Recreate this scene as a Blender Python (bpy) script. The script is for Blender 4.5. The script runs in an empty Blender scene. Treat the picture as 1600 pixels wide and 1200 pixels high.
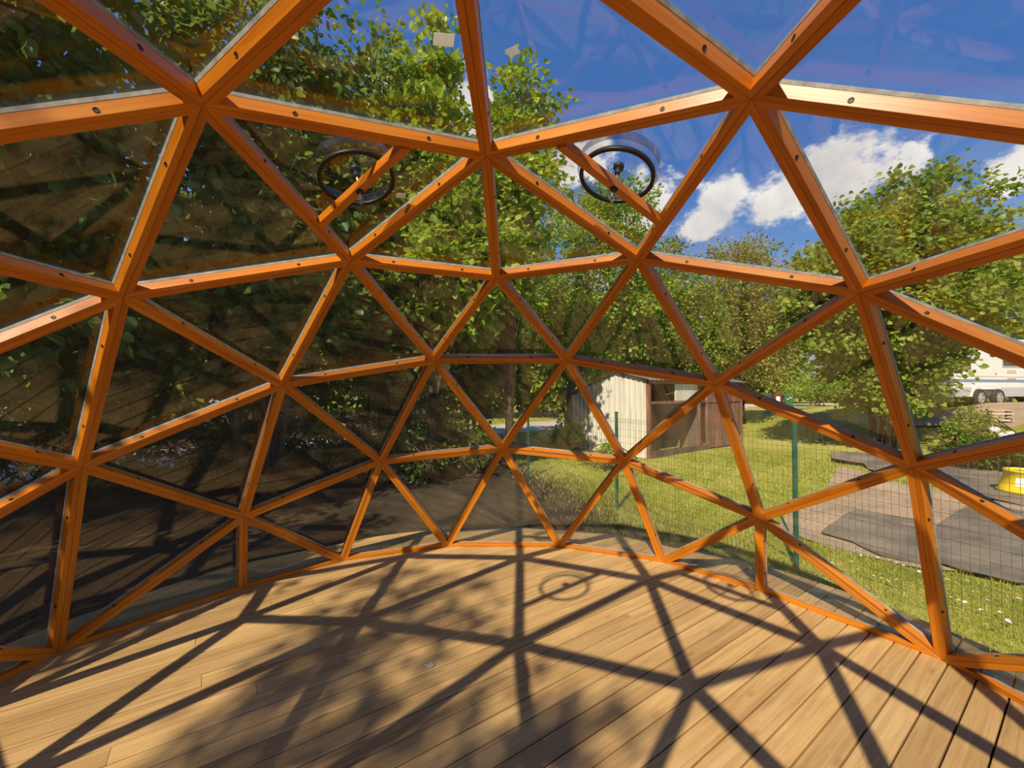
import bpy, bmesh, math, random
import numpy as np
from mathutils import Vector, Matrix

# ------------------------------------------------------------------ camera, sky, sun, exposure
SC = bpy.context.scene
COL = SC.collection
RAD = 2.9                                   # inner radius of the dome frame (m)
CAM = Vector((0.16416, -1.54265, 1.62))
CR = Vector((0.999879, 0.015416, -0.002179))
CD = Vector((-0.002481, 0.019610, -0.999805))
CF = Vector((-0.015371, 0.999689, 0.019646))
FPX = 649.785
cam_data = bpy.data.cameras.new('camera')
cam = bpy.data.objects.new('camera', cam_data)
COL.objects.link(cam)
m3 = Matrix((CR, -CD, -CF)).transposed()
cam.matrix_world = Matrix.Translation(CAM) @ m3.to_4x4()
cam_data.sensor_width = 36.0
cam_data.lens = 36.0 * FPX / 1600.0
cam_data.clip_start = 0.02
cam_data.clip_end = 500
SC.camera = cam

def at(px, py, depth):
    """a world point seen at (px,py) of the 1600x1200 frame, at the given depth"""
    return CAM + (CF + CR * ((px - 800) / FPX) + CD * ((py - 600) / FPX)) * depth

def on_z(px, py, z):
    d = CF + CR * ((px - 800) / FPX) + CD * ((py - 600) / FPX)
    return CAM + d * ((z - CAM.z) / d.z)

def to_px(p):
    q = Vector(p) - CAM
    dz = q.dot(CF)
    if dz < 0.05:
        return None
    return 800 + FPX * q.dot(CR) / dz, 600 + FPX * q.dot(CD) / dz, dz

SUN_EL, SUN_AZ = math.radians(44.0), math.radians(205.5)
SUN = Vector((math.cos(SUN_EL) * math.sin(SUN_AZ), math.cos(SUN_EL) * math.cos(SUN_AZ), math.sin(SUN_EL)))
sun_data = bpy.data.lights.new('sun', 'SUN')
sun_data.energy = 6.0
sun_data.angle = math.radians(0.6)
sun_data.color = (1.0, 0.88, 0.68)
sun = bpy.data.objects.new('sun', sun_data)
sun.rotation_euler = (-SUN).to_track_quat('-Z', 'Y').to_euler()
sun.location = (-6, -14, 16)
COL.objects.link(sun)

vs = SC.view_settings
vs.view_transform = 'Standard'
vs.look = 'None'
vs.exposure = 0.15
vs.gamma = 1.0
vs.use_curve_mapping = False
SC.cycles.transparent_max_bounces = 16
SC.cycles.max_bounces = 7

def build_world():
    w = bpy.data.worlds.new('sky')
    SC.world = w
    w.use_nodes = True
    nt = w.node_tree
    N, Lk = nt.nodes, nt.links
    N.clear()
    out = N.new('ShaderNodeOutputWorld')
    bg = N.new('ShaderNodeBackground')
    bg.inputs['Strength'].default_value = 1.0
    Lk.new(bg.outputs[0], out.inputs[0])
    tc = N.new('ShaderNodeTexCoord')
    D = tc.outputs['Generated']
    def math_(op, a, b=None, c=None):
        n = N.new('ShaderNodeMath'); n.operation = op
        for i, v in enumerate((a, b, c)):
            if v is None: continue
            if isinstance(v, (int, float)): n.inputs[i].default_value = v
            else: Lk.new(v, n.inputs[i])
        return n.outputs[0]
    def dot(v):
        n = N.new('ShaderNodeVectorMath'); n.operation = 'DOT_PRODUCT'
        Lk.new(D, n.inputs[0]); n.inputs[1].default_value = tuple(v)
        return n.outputs['Value']
    sep = N.new('ShaderNodeSeparateXYZ'); Lk.new(D, sep.inputs[0])
    ramp = N.new('ShaderNodeValToRGB')
    el = ramp.color_ramp.elements
    el[0].position = 0.0; el[0].color = (0.40, 0.53, 0.70, 1)
    el[1].position = 1.0; el[1].color = (0.034, 0.115, 0.37, 1)
    e = el.new(0.22); e.color = (0.18, 0.36, 0.70, 1)
    e = el.new(0.45); e.color = (0.062, 0.185, 0.52, 1)
    Lk.new(sep.outputs[2], ramp.inputs[0])
    # cumulus: lumps at given directions, their outline broken up by noise
    lumps = []
    for px, py, a, b in ((1300, 278, 120, 58), (1218, 312, 62, 44), (1128, 306, 46, 34), (1092, 345, 46, 30), (1595, 262, 46, 42),
                         (1420, 231, 13, 12), (745, 165, 34, 62), (585, 130, 30, 40), (905, 262, 60, 40), (1010, 330, 60, 60), (1555, 268, 13, 10)):
        d0 = (CF + CR * ((px - 800) / FPX) + CD * ((py - 600) / FPX))
        L = d0.length
        lumps.append((d0 / L, a / FPX / L, b / FPX / L))
    rnd = random.Random(5)
    for k in range(14):                       # the same broken cumulus goes on all round
        az = math.radians(75 + k * 15.5 + rnd.uniform(-4, 4)); e_ = math.radians(rnd.uniform(12, 36))
        d0 = Vector((math.cos(e_) * math.sin(az), math.cos(e_) * math.cos(az), math.sin(e_)))
        lumps.append((d0, rnd.uniform(.08, .16), rnd.uniform(.04, .075)))
    tot = None
    for c, a, b in lumps:
        t = Vector((c.y, -c.x, 0)).normalized()
        up = t.cross(c).normalized()
        if up.z < 0: up = -up
        u = math_('DIVIDE', dot(t), a)
        v = math_('DIVIDE', math_('SUBTRACT', dot(up), 0.0), b)
        rr = math_('SQRT', math_('ADD', math_('MULTIPLY', u, u), math_('MULTIPLY', v, v)))
        mk = math_('SUBTRACT', 1.0, rr)
        front = math_('GREATER_THAN', dot(c), 0.3)
        mk = math_('SUBTRACT', mk, math_('MULTIPLY', math_('SUBTRACT', 1.0, front), 50.0))
        tot = mk if tot is None else math_('MAXIMUM', tot, mk)
    nz = N.new('ShaderNodeTexNoise'); nz.inputs['Scale'].default_value = 13.0
    nz.inputs['Detail'].default_value = 9.0; nz.inputs['Roughness'].default_value = 0.62
    mp = N.new('ShaderNodeMapping'); mp.inputs['Scale'].default_value = (1, 1, 1.6); mp.inputs['Location'].default_value = (3.1, 0.4, 1.7)
    Lk.new(D, mp.inputs[0]); Lk.new(mp.outputs[0], nz.inputs['Vector'])
    dens = math_('ADD', tot, math_('MULTIPLY', math_('SUBTRACT', nz.outputs[0], 0.5), 2.6))
    mr = N.new('ShaderNodeMapRange'); mr.interpolation_type = 'SMOOTHSTEP'
    mr.inputs['From Min'].default_value = -0.02; mr.inputs['From Max'].default_value = 0.42
    Lk.new(dens, mr.inputs[0])
    nz2 = N.new('ShaderNodeTexNoise'); nz2.inputs['Scale'].default_value = 9.0; nz2.inputs['Detail'].default_value = 4.0
    Lk.new(D, nz2.inputs['Vector'])
    cr = N.new('ShaderNodeValToRGB')
    cr.color_ramp.elements[0].position = 0.35; cr.color_ramp.elements[0].color = (0.62, 0.60, 0.62, 1)
    cr.color_ramp.elements[1].position = 0.62; cr.color_ramp.elements[1].color = (0.93, 0.90, 0.88, 1)
    Lk.new(nz2.outputs[0], cr.inputs[0])
    mx = N.new('ShaderNodeMix'); mx.data_type = 'RGBA'
    Lk.new(mr.outputs[0], mx.inputs[0]); Lk.new(ramp.outputs[0], mx.inputs[6]); Lk.new(cr.outputs[0], mx.inputs[7])
    Lk.new(mx.outputs[2], bg.inputs[0])
build_world()

# ------------------------------------------------------------------ materials
MATS = {}
class Sh:
    """small helper to write node materials"""
    def __init__(s, name):
        s.m = bpy.data.materials.new(name); s.m.use_nodes = True
        s.nt = s.m.node_tree; s.N = s.nt.nodes; s.N.clear()
        s.out = s.N.new('ShaderNodeOutputMaterial'); MATS[name] = s.m
    def n(s, t, **kw):
        k = s.N.new(t)
        for a, v in kw.items():
            if a in k.inputs.keys() if hasattr(k.inputs, 'keys') else False: pass
            setattr(k, a, v)
        return k
    def link(s, a, b): s.nt.links.new(a, b)
    def put(s, sock, v):
        if v is None: return
        if isinstance(v, (int, float)): sock.default_value = v
        elif isinstance(v, (tuple, list)): sock.default_value = v if len(v) == 4 or sock.type == 'VECTOR' else (*v, 1)
        else: s.link(v, sock)
    def noise(s, vec, scale, detail=3.0, rough=.55, dist=0.0):
        k = s.N.new('ShaderNodeTexNoise'); k.inputs['Scale'].default_value = scale; k.inputs['Detail'].default_value = detail
        k.inputs['Roughness'].default_value = rough; k.inputs['Distortion'].default_value = dist
        if vec is not None: s.link(vec, k.inputs['Vector'])
        return k.outputs[0]
    def coord(s, kind): return s.N.new('ShaderNodeTexCoord').outputs[kind]
    def pos(s): return s.N.new('ShaderNodeNewGeometry').outputs['Position']
    def rand(s): return s.N.new('ShaderNodeObjectInfo').outputs['Random']
    def attr(s, nm):
        k = s.N.new('ShaderNodeAttribute'); k.attribute_name = nm; return k.outputs['Fac']
    def map(s, vec, scale=(1, 1, 1), loc=None, rot=(0, 0, 0)):
        k = s.N.new('ShaderNodeMapping'); s.link(vec, k.inputs[0]); k.inputs['Scale'].default_value = scale; k.inputs['Rotation'].default_value = rot
        if loc is not None:
            if isinstance(loc, tuple): k.inputs['Location'].default_value = loc
            else: s.link(loc, k.inputs['Location'])
        return k.outputs[0]
    def ramp(s, fac, stops):
        k = s.N.new('ShaderNodeValToRGB'); s.link(fac, k.inputs[0]); el = k.color_ramp.elements
        el[0].position = stops[0][0]; el[0].color = (*stops[0][1], 1)
        el[1].position = stops[-1][0]; el[1].color = (*stops[-1][1], 1)
        for p_, c in stops[1:-1]:
            e = el.new(p_); e.color = (*c, 1)
        return k.outputs[0]
    def math(s, op, a, b=None):
        k = s.N.new('ShaderNodeMath'); k.operation = op
        s.put(k.inputs[0], a); s.put(k.inputs[1], b)
        return k.outputs[0]
    def mix(s, fac, a, b, mode='MIX'):
        k = s.N.new('ShaderNodeMix'); k.data_type = 'RGBA'; k.blend_type = mode
        s.put(k.inputs[0], fac); s.put(k.inputs[6], a); s.put(k.inputs[7], b)
        return k.outputs[2]
    def bump(s, h, strength=.3, dist=.01):
        k = s.N.new('ShaderNodeBump'); s.link(h, k.inputs['Height']); k.inputs['Strength'].default_value = strength; k.inputs['Distance'].default_value = dist
        return k.outputs[0]
    def bsdf(s, color, rough=.6, spec=.5, normal=None, metal=0.0, coat=0.0):
        k = s.N.new('ShaderNodeBsdfPrincipled')
        s.put(k.inputs['Base Color'], color); s.put(k.inputs['Roughness'], rough)
        s.put(k.inputs['Specular IOR Level'], spec); s.put(k.inputs['Metallic'], metal); s.put(k.inputs['Coat Weight'], coat)
        if normal is not None: s.link(normal, k.inputs['Normal'])
        return k.outputs[0]
    def done(s, sh): s.link(sh, s.out.inputs[0]); return s.m

def plain(name, col, rough=.6, metal=0.0, var=.15, scale=8.0, spec=.4):
    s = Sh(name)
    c2 = tuple(max(0, c * (1 - var)) for c in col); c1 = tuple(min(1, c * (1 + var)) for c in col)
    f = s.noise(s.coord('Object'), scale, 4.0)
    return s.done(s.bsdf(s.ramp(f, [(.3, c2), (.7, c1)]), rough, spec, metal=metal))

def wood(name, dark, mid, light, rough, gscale=1.0, knots=True, coat=0.0, rand_amt=.25, spec=.4):
    s = Sh(name)
    uv = s.coord('UV'); r = s.rand()
    cmb = s.N.new('ShaderNodeCombineXYZ'); s.link(s.math('MULTIPLY', r, 37.0), cmb.inputs[0]); s.link(s.math('MULTIPLY', r, 91.0), cmb.inputs[1])
    v = s.map(uv, (1, 1, 1), cmb.outputs[0])
    warp = s.noise(s.map(v, (1.2 * gscale, 5 * gscale, 1)), 1.0, 2.0)
    g = s.noise(s.map(v, (1.6 * gscale, 42 * gscale, 1)), 1.0, 4.0, .6, 1.2)
    big = s.noise(s.map(v, (1.1 * gscale, 5.5 * gscale, 1)), 1.0, 3.0, .6, .8)
    f = s.math('ADD', s.math('MULTIPLY', g, .55), s.math('MULTIPLY', big, .5))
    c = s.ramp(f, [(.36, dark), (.52, mid), (.70, light)])
    br = s.math('ADD', s.math('MULTIPLY', r, rand_amt), 1.0 - rand_amt / 2)
    cb = s.N.new('ShaderNodeCombineColor')
    for i in range(3): s.link(br, cb.inputs[i])
    c = s.mix(1.0, c, cb.outputs[0], 'MULTIPLY')
    if knots:
        vo = s.N.new('ShaderNodeTexVoronoi'); s.link(s.map(v, (2.6, 7.5, 1)), vo.inputs['Vector']); vo.inputs['Scale'].default_value = 1.0
        kn = s.N.new('ShaderNodeMapRange'); kn.inputs['From Min'].default_value = .05; kn.inputs['From Max'].default_value = .16
        kn.inputs['To Min'].default_value = .55; kn.inputs['To Max'].default_value = 0.0; s.link(vo.outputs['Distance'], kn.inputs[0])
        c = s.mix(kn.outputs[0], c, tuple(d * .75 for d in dark))
        # pale scuffs and resin streaks with a shape of their own
        pf = s.noise(s.map(v, (5.0, 13.0, 1)), 1.0, 5.0, .65, 2.2)
        pm = s.N.new('ShaderNodeMapRange'); pm.inputs['From Min'].default_value = .62; pm.inputs['From Max'].default_value = .72
        pm.inputs['To Max'].default_value = .55; s.link(pf, pm.inputs[0])
        c = s.mix(pm.outputs[0], c, tuple(min(.85, d * 1.18) for d in light))
    b = s.bump(g, .12, .004)
    rg = s.math('ADD', s.math('MULTIPLY', big, .2), rough - .1)
    return s.done(s.bsdf(c, rg, spec, b, coat=coat))

wood('beam_wood', (.44, .118, .005), (.58, .180, .008), (.67, .245, .018), .36, 1.0, False, rand_amt=.24)
wood('deck_wood', (.37, .215, .085), (.51, .315, .128), (.65, .43, .195), .6, .7, True, rand_amt=.34, spec=.25)
wood('old_wood', (.09, .06, .045), (.16, .11, .08), (.25, .18, .13), .8, 1.0, False)
wood('pale_wood', (.40, .30, .22), (.55, .43, .32), (.70, .58, .46), .7, 1.0, False)
plain('gasket_foam', (.30, .285, .26), .8, var=.3, scale=22)
plain('black_rubber', (.018, .014, .012), .45, var=.2)
plain('bolt_metal', (.045, .028, .018), .5, .3)
plain('knob_grey', (.07, .07, .075), .3, .4)
plain('steel', (.55, .54, .52), .3, .9, var=.05)
sk = Sh('sticker_paper'); sk_c = sk.ramp(sk.noise(sk.coord('Object'), 20.0, 3.0), [(.3, (.78, .76, .70)), (.7, (.88, .87, .82))])
sk_t = sk.N.new('ShaderNodeBsdfTranslucent'); sk.link(sk_c, sk_t.inputs[0]); sk_m = sk.N.new('ShaderNodeMixShader'); sk_m.inputs[0].default_value = .5
sk.link(sk.bsdf(sk_c, .7, .3), sk_m.inputs[1]); sk.link(sk_t.outputs[0], sk_m.inputs[2]); sk.done(sk_m.outputs[0])
plain('subframe', (.035, .018, .010), .9)

def glass_material(name, tint):
    s = Sh(name)
    geo = s.N.new('ShaderNodeNewGeometry')
    d = s.N.new('ShaderNodeVectorMath'); d.operation = 'DOT_PRODUCT'
    s.link(geo.outputs['Incoming'], d.inputs[0]); s.link(geo.outputs['Normal'], d.inputs[1])
    c = s.math('ABSOLUTE', d.outputs['Value'])
    fr = s.math('ADD', s.math('MULTIPLY', s.math('POWER', s.math('SUBTRACT', 1.0, c), 5.0), .95), .044)
    tr = s.N.new('ShaderNodeBsdfTransparent'); tr.inputs[0].default_value = tint
    gl = s.N.new('ShaderNodeBsdfGlossy'); gl.inputs['Roughness'].default_value = 0.0; gl.inputs[0].default_value = (.95, .95, .95, 1)
    mx = s.N.new('ShaderNodeMixShader'); s.link(fr, mx.inputs[0]); s.link(tr.outputs[0], mx.inputs[1]); s.link(gl.outputs[0], mx.inputs[2])
    # a film of dust and dried drops
    ob = s.coord('Object')
    sp = s.noise(ob, 38.0, 3.0, .7)
    spm = s.N.new('ShaderNodeMapRange'); spm.inputs['From Min'].default_value = .69; spm.inputs['From Max'].default_value = .76
    spm.inputs['To Max'].default_value = .22; s.link(sp, spm.inputs[0])
    df = s.N.new('ShaderNodeBsdfDiffuse'); df.inputs[0].default_value = (.6, .57, .5, 1)
    m2 = s.N.new('ShaderNodeMixShader'); s.link(s.math('ADD', spm.outputs[0], .012), m2.inputs[0]); s.link(mx.outputs[0], m2.inputs[1]); s.link(df.outputs[0], m2.inputs[2])
    s.done(m2.outputs[0])
glass_material('pane_glass', (.955, .96, .95, 1))
glass_material('lid_acrylic', (.70, .70, .73, 1))

def leaf_material(name, dark, mid, light, trans=.38):
    s = Sh(name)
    t = s.attr('tint')
    c = s.ramp(t, [(0.0, dark), (.5, mid), (1.0, light)])
    p = s.bsdf(c, .42, .35)
    tl = s.N.new('ShaderNodeBsdfTranslucent'); s.link(s.mix(.5, c, (.50, .62, .06)), tl.inputs[0])
    mx = s.N.new('ShaderNodeMixShader'); mx.inputs[0].default_value = trans
    s.link(p, mx.inputs[1]); s.link(tl.outputs[0], mx.inputs[2])
    s.done(mx.outputs[0])
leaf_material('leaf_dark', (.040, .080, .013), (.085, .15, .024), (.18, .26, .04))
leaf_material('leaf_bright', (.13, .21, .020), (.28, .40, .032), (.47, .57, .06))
leaf_material('leaf_lime', (.12, .18, .020), (.235, .31, .034), (.40, .45, .065))
leaf_material('leaf_olive', (.17, .17, .030), (.31, .29, .05), (.46, .39, .11))
leaf_material('grass_blade', (.22, .27, .03), (.40, .42, .055), (.62, .55, .17), .3)

def bark(name, a, b):
    s = Sh(name)
    f = s.noise(s.map(s.coord('Object'), (9, 9, 2.2)), 1.0, 5.0, .65, .6)
    return s.done(s.bsdf(s.ramp(f, [(.3, a), (.7, b)]), .9, .2, s.bump(f, .5, .02)))
bark('bark_grey', (.03, .024, .017), (.115, .09, .062))
bark('pole_wood', (.10, .085, .07), (.26, .22, .18))
bark('bark_tan', (.22, .15, .09), (.45, .33, .21))

# ------------------------------------------------------------------ mesh helpers
def tag(o, label=None, cat=None, group=None, kind=None):
    if label: o['label'] = label
    if cat: o['category'] = cat
    if group: o['group'] = group
    if kind: o['kind'] = kind
    return o

def empty(name, loc=(0, 0, 0), rz=0.0):
    o = bpy.data.objects.new(name, None); COL.objects.link(o)
    o.empty_display_size = .2; o.location = loc; o.rotation_euler = (0, 0, rz)
    return o

def link(name, me, mat=None, parent=None):
    if mat and not me.materials: me.materials.append(MATS[mat])
    o = bpy.data.objects.new(name, me); COL.objects.link(o)
    if parent: o.parent = parent
    return o

def mesh_obj(name, verts, faces, mat, parent=None, smooth=False):
    me = bpy.data.meshes.new(name)
    me.from_pydata([tuple(v) for v in verts], [], faces)
    me.update()
    if smooth: me.polygons.foreach_set('use_smooth', [True] * len(me.polygons))
    return link(name, me, mat, parent)

class MB:
    def __init__(s): s.v = []; s.f = []
    def add(s, vs_, fs):
        k = len(s.v); s.v += [tuple(x) for x in vs_]; s.f += [tuple(i + k for i in f) for f in fs]; return s
    def box(s, x0, x1, y0, y1, z0, z1, M=None):
        p = [Vector((x, y, z)) for z in (z0, z1) for y in (y0, y1) for x in (x0, x1)]
        if M is not None: p = [M @ q for q in p]
        return s.add(p, [(0, 2, 3, 1), (4, 5, 7, 6), (0, 1, 5, 4), (2, 6, 7, 3), (0, 4, 6, 2), (1, 3, 7, 5)])
    def tube(s, pts, rads, n=8, cap=True):
        pts = [Vector(p) for p in pts]; rings = []
        base = len(s.v)
        for i, p in enumerate(pts):
            t = (pts[min(i + 1, len(pts) - 1)] - pts[max(i - 1, 0)]).normalized()
            a = t.cross(Vector((0, 0, 1)) if abs(t.z) < .9 else Vector((1, 0, 0))).normalized(); b = t.cross(a)
            r = rads[i] if isinstance(rads, (list, tuple)) else rads
            for k in range(n):
                w = 2 * math.pi * k / n
                s.v.append(tuple(p + a * (r * math.cos(w)) + b * (r * math.sin(w))))
        for i in range(len(pts) - 1):
            for k in range(n):
                s.f.append((base + i * n + k, base + i * n + (k + 1) % n, base + (i + 1) * n + (k + 1) % n, base + (i + 1) * n + k))
        if cap:
            s.f.append(tuple(base + k for k in reversed(range(n)))); s.f.append(tuple(base + (len(pts) - 1) * n + k for k in range(n)))
        return s
    def lathe(s, prof, n=24, M=None, closed=False):
        base = len(s.v)
        for r, z in prof:
            for k in range(n):
                w = 2 * math.pi * k / n; q = Vector((r * math.cos(w), r * math.sin(w), z))
                s.v.append(tuple(M @ q if M is not None else q))
        m = len(prof)
        for i in range(m if closed else m - 1):
            j = (i + 1) % m
            for k in range(n):
                s.f.append((base + i * n + k, base + i * n + (k + 1) % n, base + j * n + (k + 1) % n, base + j * n + k))
        if not closed:
            if prof[0][0] > 1e-6: s.f.append(tuple(base + k for k in reversed(range(n))))
            if prof[-1][0] > 1e-6: s.f.append(tuple(base + (m - 1) * n + k for k in range(n)))
        return s
    def prism(s, poly, z0, z1, M=None):
        n = len(poly); p = [Vector((x, y, z0)) for x, y in poly] + [Vector((x, y, z1)) for x, y in poly]
        if M is not None: p = [M @ q for q in p]
        return s.add(p, [tuple(reversed(range(n))), tuple(range(n, 2 * n))] + [(i, (i + 1) % n, n + (i + 1) % n, n + i) for i in range(n)])
    def mesh(s, name, smooth=False):
        me = bpy.data.meshes.new(name); me.from_pydata(s.v, [], s.f); me.update()
        if smooth: me.polygons.foreach_set('use_smooth', [True] * len(me.polygons))
        return me
    def build(s, name, mat, parent=None, smooth=False): return link(name, s.mesh(name, smooth), mat, parent)

def quads_np(name, V, F, mat, parent=None, tint=None):
    me = bpy.data.meshes.new(name)
    V = np.asarray(V, dtype=np.float32).reshape(-1, 3); F = np.asarray(F, dtype=np.int32)
    k = F.shape[1]
    me.vertices.add(len(V)); me.vertices.foreach_set('co', V.ravel())
    me.loops.add(F.size); me.loops.foreach_set('vertex_index', F.ravel())
    me.polygons.add(len(F)); me.polygons.foreach_set('loop_start', np.arange(0, F.size, k, dtype=np.int32))
    me.update(calc_edges=True)
    if tint is not None:
        a = me.attributes.new('tint', 'FLOAT', 'FACE'); a.data.foreach_set('value', np.asarray(tint, dtype=np.float32))
    return link(name, me, mat, parent)

def uv_by_axis(me, e, t, n, o):
    uvl = me.uv_layers.new(name='UVMap')
    for lp in me.loops:
        p = me.vertices[lp.vertex_index].co - o
        uvl.data[lp.index].uv = (p.dot(e), p.dot(t) + p.dot(n) * 1.37)

def smoothstep(x):
    x = min(1.0, max(0.0, x)); return x * x * (3 - 2 * x)

# ------------------------------------------------------------------ ground
def height(x, y):
    h = -0.17 + 1.29 * smoothstep((x - 9) / 10) * (1 - .55 * smoothstep((y - 17) / 12))
    h += .03 * math.sin(x * .9 + 1) * math.cos(y * .7) * smoothstep((math.hypot(x, y) - 3.5) / 4)
    return h

def axis_steps(lo, hi):
    out, v = [], lo
    while v < hi:
        out.append(v)
        v += 0.5 if abs(v) < 14 else (1.5 if abs(v) < 40 else 6)
    return out + [hi]

def ground_material():
    s = Sh('ground')
    p = s.pos()
    sx = s.N.new('ShaderNodeSeparateXYZ'); s.link(p, sx.inputs[0])
    n1 = s.noise(p, .35, 4.0, .6); n2 = s.noise(p, 3.0, 5.0, .65); n3 = s.noise(p, 45.0, 3.0, .7)
    f = s.math('ADD', s.math('MULTIPLY', n1, .45), s.math('ADD', s.math('MULTIPLY', n2, .3), s.math('MULTIPLY', n3, .4)))
    grass = s.ramp(f, [(.40, (.15, .17, .022)), (.56, (.34, .34, .05)), (.68, (.52, .45, .15))])
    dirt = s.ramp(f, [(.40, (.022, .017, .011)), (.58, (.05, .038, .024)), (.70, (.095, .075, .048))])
    # the lawn lies to the right of the mesh fence's far end, bare earth under the trees on the left
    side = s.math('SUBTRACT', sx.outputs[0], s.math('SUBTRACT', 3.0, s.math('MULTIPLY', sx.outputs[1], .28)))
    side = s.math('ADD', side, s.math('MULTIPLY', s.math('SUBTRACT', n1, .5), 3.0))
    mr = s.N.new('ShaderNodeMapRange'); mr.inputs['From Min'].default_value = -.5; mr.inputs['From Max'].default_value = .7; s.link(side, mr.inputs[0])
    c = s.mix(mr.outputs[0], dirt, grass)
    s.done(s.bsdf(c, .95, .1, s.bump(n3, .6, .03)))
ground_material()
def gravel(name, a, b, sc=30.0):
    s = Sh(name); p = s.pos()
    f = s.math('ADD', s.math('MULTIPLY', s.noise(p, sc, 4.0, .7), .6), s.math('MULTIPLY', s.noise(p, .8, 3.0), .4))
    s.done(s.bsdf(s.ramp(f, [(.36, a), (.62, b)]), .95, .1, s.bump(f, .6, .02)))
gravel('road_gravel', (.42, .34, .30), (.70, .62, .57), 14)
gravel('soil', (.24, .165, .105), (.50, .37, .25), 22)

xs, ys = axis_steps(-60, 80), axis_steps(-50, 90)
gv = [(x, y, height(x, y)) for y in ys for x in xs]
gf = [(j * len(xs) + i, j * len(xs) + i + 1, (j + 1) * len(xs) + i + 1, (j + 1) * len(xs) + i) for j in range(len(ys) - 1) for i in range(len(xs) - 1)]
ground = tag(mesh_obj('ground', gv, gf, 'ground', smooth=True), 'grassy ground and bare earth around the dome', 'ground', kind='structure')

def ribbon(name, pts, width, mat, dz):
    pts = [Vector((x, y, 0)) for x, y in pts]; fine = []
    for i in range(len(pts) - 1):
        for k in range(12): fine.append(pts[i].lerp(pts[i + 1], k / 12))
    fine.append(pts[-1])
    V, F, m = [], [], 7
    for i, p in enumerate(fine):
        t = (fine[min(i + 3, len(fine) - 1)] - fine[max(i - 3, 0)]).normalized(); s = Vector((t.y, -t.x, 0))
        for k in range(m):
            q = p + s * (width * ((k / (m - 1)) - .5) * (1 + .06 * math.sin(i * 1.7 + k)))
            V.append((q.x, q.y, height(q.x, q.y) + dz - (.10 if k in (0, m - 1) else 0)))
    for i in range(len(fine) - 1):
        for k in range(m - 1): F.append((i * m + k, i * m + k + 1, (i + 1) * m + k + 1, (i + 1) * m + k))
    return mesh_obj(name, V, F, mat, smooth=True)
tag(ribbon('gravel_road', [(-22, -3), (-14, 5.5), (-9, 10.5), (-3, 16.5), (2, 21.5), (9, 28), (22, 36), (40, 42)], 5.0, 'road_gravel', .05),
    'pale gravel track running behind the trees', 'road', kind='structure')
tag(ribbon('driveway', [(14, 12), (22, 15.2), (32, 18), (46, 22)], 3.2, 'soil', .05), 'brown dirt drive in front of the caravan', 'road', kind='structure')

# bare soil bed beyond the fence: an outline on the ground, given relief
def patch(name, outline, mat, lift, label, cat, kind=None, thick=.012, wrinkle=.012, seed=1, step=.22, group=None):
    rnd = random.Random(seed)
    pts = [Vector((x, y)) for x, y in outline]
    def inside(x, y):
        c = False
        for i in range(len(pts)):
            a, b = pts[i], pts[i - 1]
            if (a.y > y) != (b.y > y) and x < (b.x - a.x) * (y - a.y) / (b.y - a.y) + a.x: c = not c
        return c
    bm = bmesh.new()
    edge = []
    for i in range(len(pts)):
        a, b = pts[i], pts[(i + 1) % len(pts)]
        k = max(1, int((b - a).length / step))
        for j in range(k):
            q = a.lerp(b, j / k); edge.append(q)
    vs_ = [bm.verts.new((q.x, q.y, 0)) for q in edge]
    f = bm.faces.new(vs_)
    bmesh.ops.triangulate(bm, faces=[f])
    for _ in range(2):
        bmesh.ops.subdivide_edges(bm, edges=[e for e in bm.edges if e.calc_length() > step * 1.3], cuts=1)
        bmesh.ops.triangulate(bm, faces=bm.faces[:])
    ph = rnd.uniform(0, 6)
    for v in bm.verts:
        x, y = v.co.x, v.co.y
        v.co.z = height(x, y) + lift + wrinkle * (math.sin(x * 3.1 + ph) * math.sin(y * 2.3 + ph * 2) + .6 * math.sin(7 * x + 5 * y + ph))
    r = bmesh.ops.extrude_face_region(bm, geom=bm.faces[:])
    for v in r['geom']:
        if isinstance(v, bmesh.types.BMVert): v.co.z += thick
    bmesh.ops.recalc_face_normals(bm, faces=bm.faces[:])
    me = bpy.data.meshes.new(name); bm.to_mesh(me); bm.free()
    o = link(name, me, mat); tag(o, label, cat, group, kind)
    return o
def px_outline(pp, z=-.16): return [tuple(on_z(x, y, z).xy) for x, y in pp]
SOIL = px_outline([(1310, 730), (1375, 745), (1420, 760), (1500, 765), (1600, 740), (1800, 745), (1900, 800), (1700, 880), (1560, 900), (1440, 890), (1290, 855), (1215, 828), (1235, 800), (1290, 765)])
patch('soil_bed', SOIL, 'soil', .012, 'bare tan soil bed beyond the wire fence', 'soil', 'structure', .01, .015, 3, .3)
s_ = Sh('weed_fabric')
fb = s_.noise(s_.map(s_.pos(), (1, 1, 1)), 2.2, 5.0, .6); fb2 = s_.noise(s_.pos(), 60.0, 2.0)
s_.done(s_.bsdf(s_.ramp(s_.math('ADD', s_.math('MULTIPLY', fb, .7), s_.math('MULTIPLY', fb2, .3)), [(.35, (.105, .088, .070)), (.68, (.27, .225, .18))]), .7, .25, s_.bump(fb, .5, .05)))
FABRICS = [
    ([(1335, 798), (1430, 812), (1445, 846), (1440, 882), (1375, 868), (1330, 846), (1283, 833), (1300, 822)], 'grey weed fabric sheet lying nearest the fence post', 5),
    ([(1458, 825), (1520, 780), (1620, 800), (1760, 850), (1700, 905), (1590, 912), (1500, 893), (1462, 880)], 'large torn black weed fabric sheet on the vegetable bed', 8),
    ([(1298, 710), (1340, 706), (1392, 722), (1398, 733), (1372, 742), (1350, 729), (1300, 723)], 'crumpled dark weed fabric strip on the lawn edge', 11),
    ([(1455, 742), (1480, 727), (1600, 735), (1740, 760), (1720, 800), (1600, 788), (1510, 770)], 'flat dark weed fabric sheet beside the yellow tub', 14)]
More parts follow.
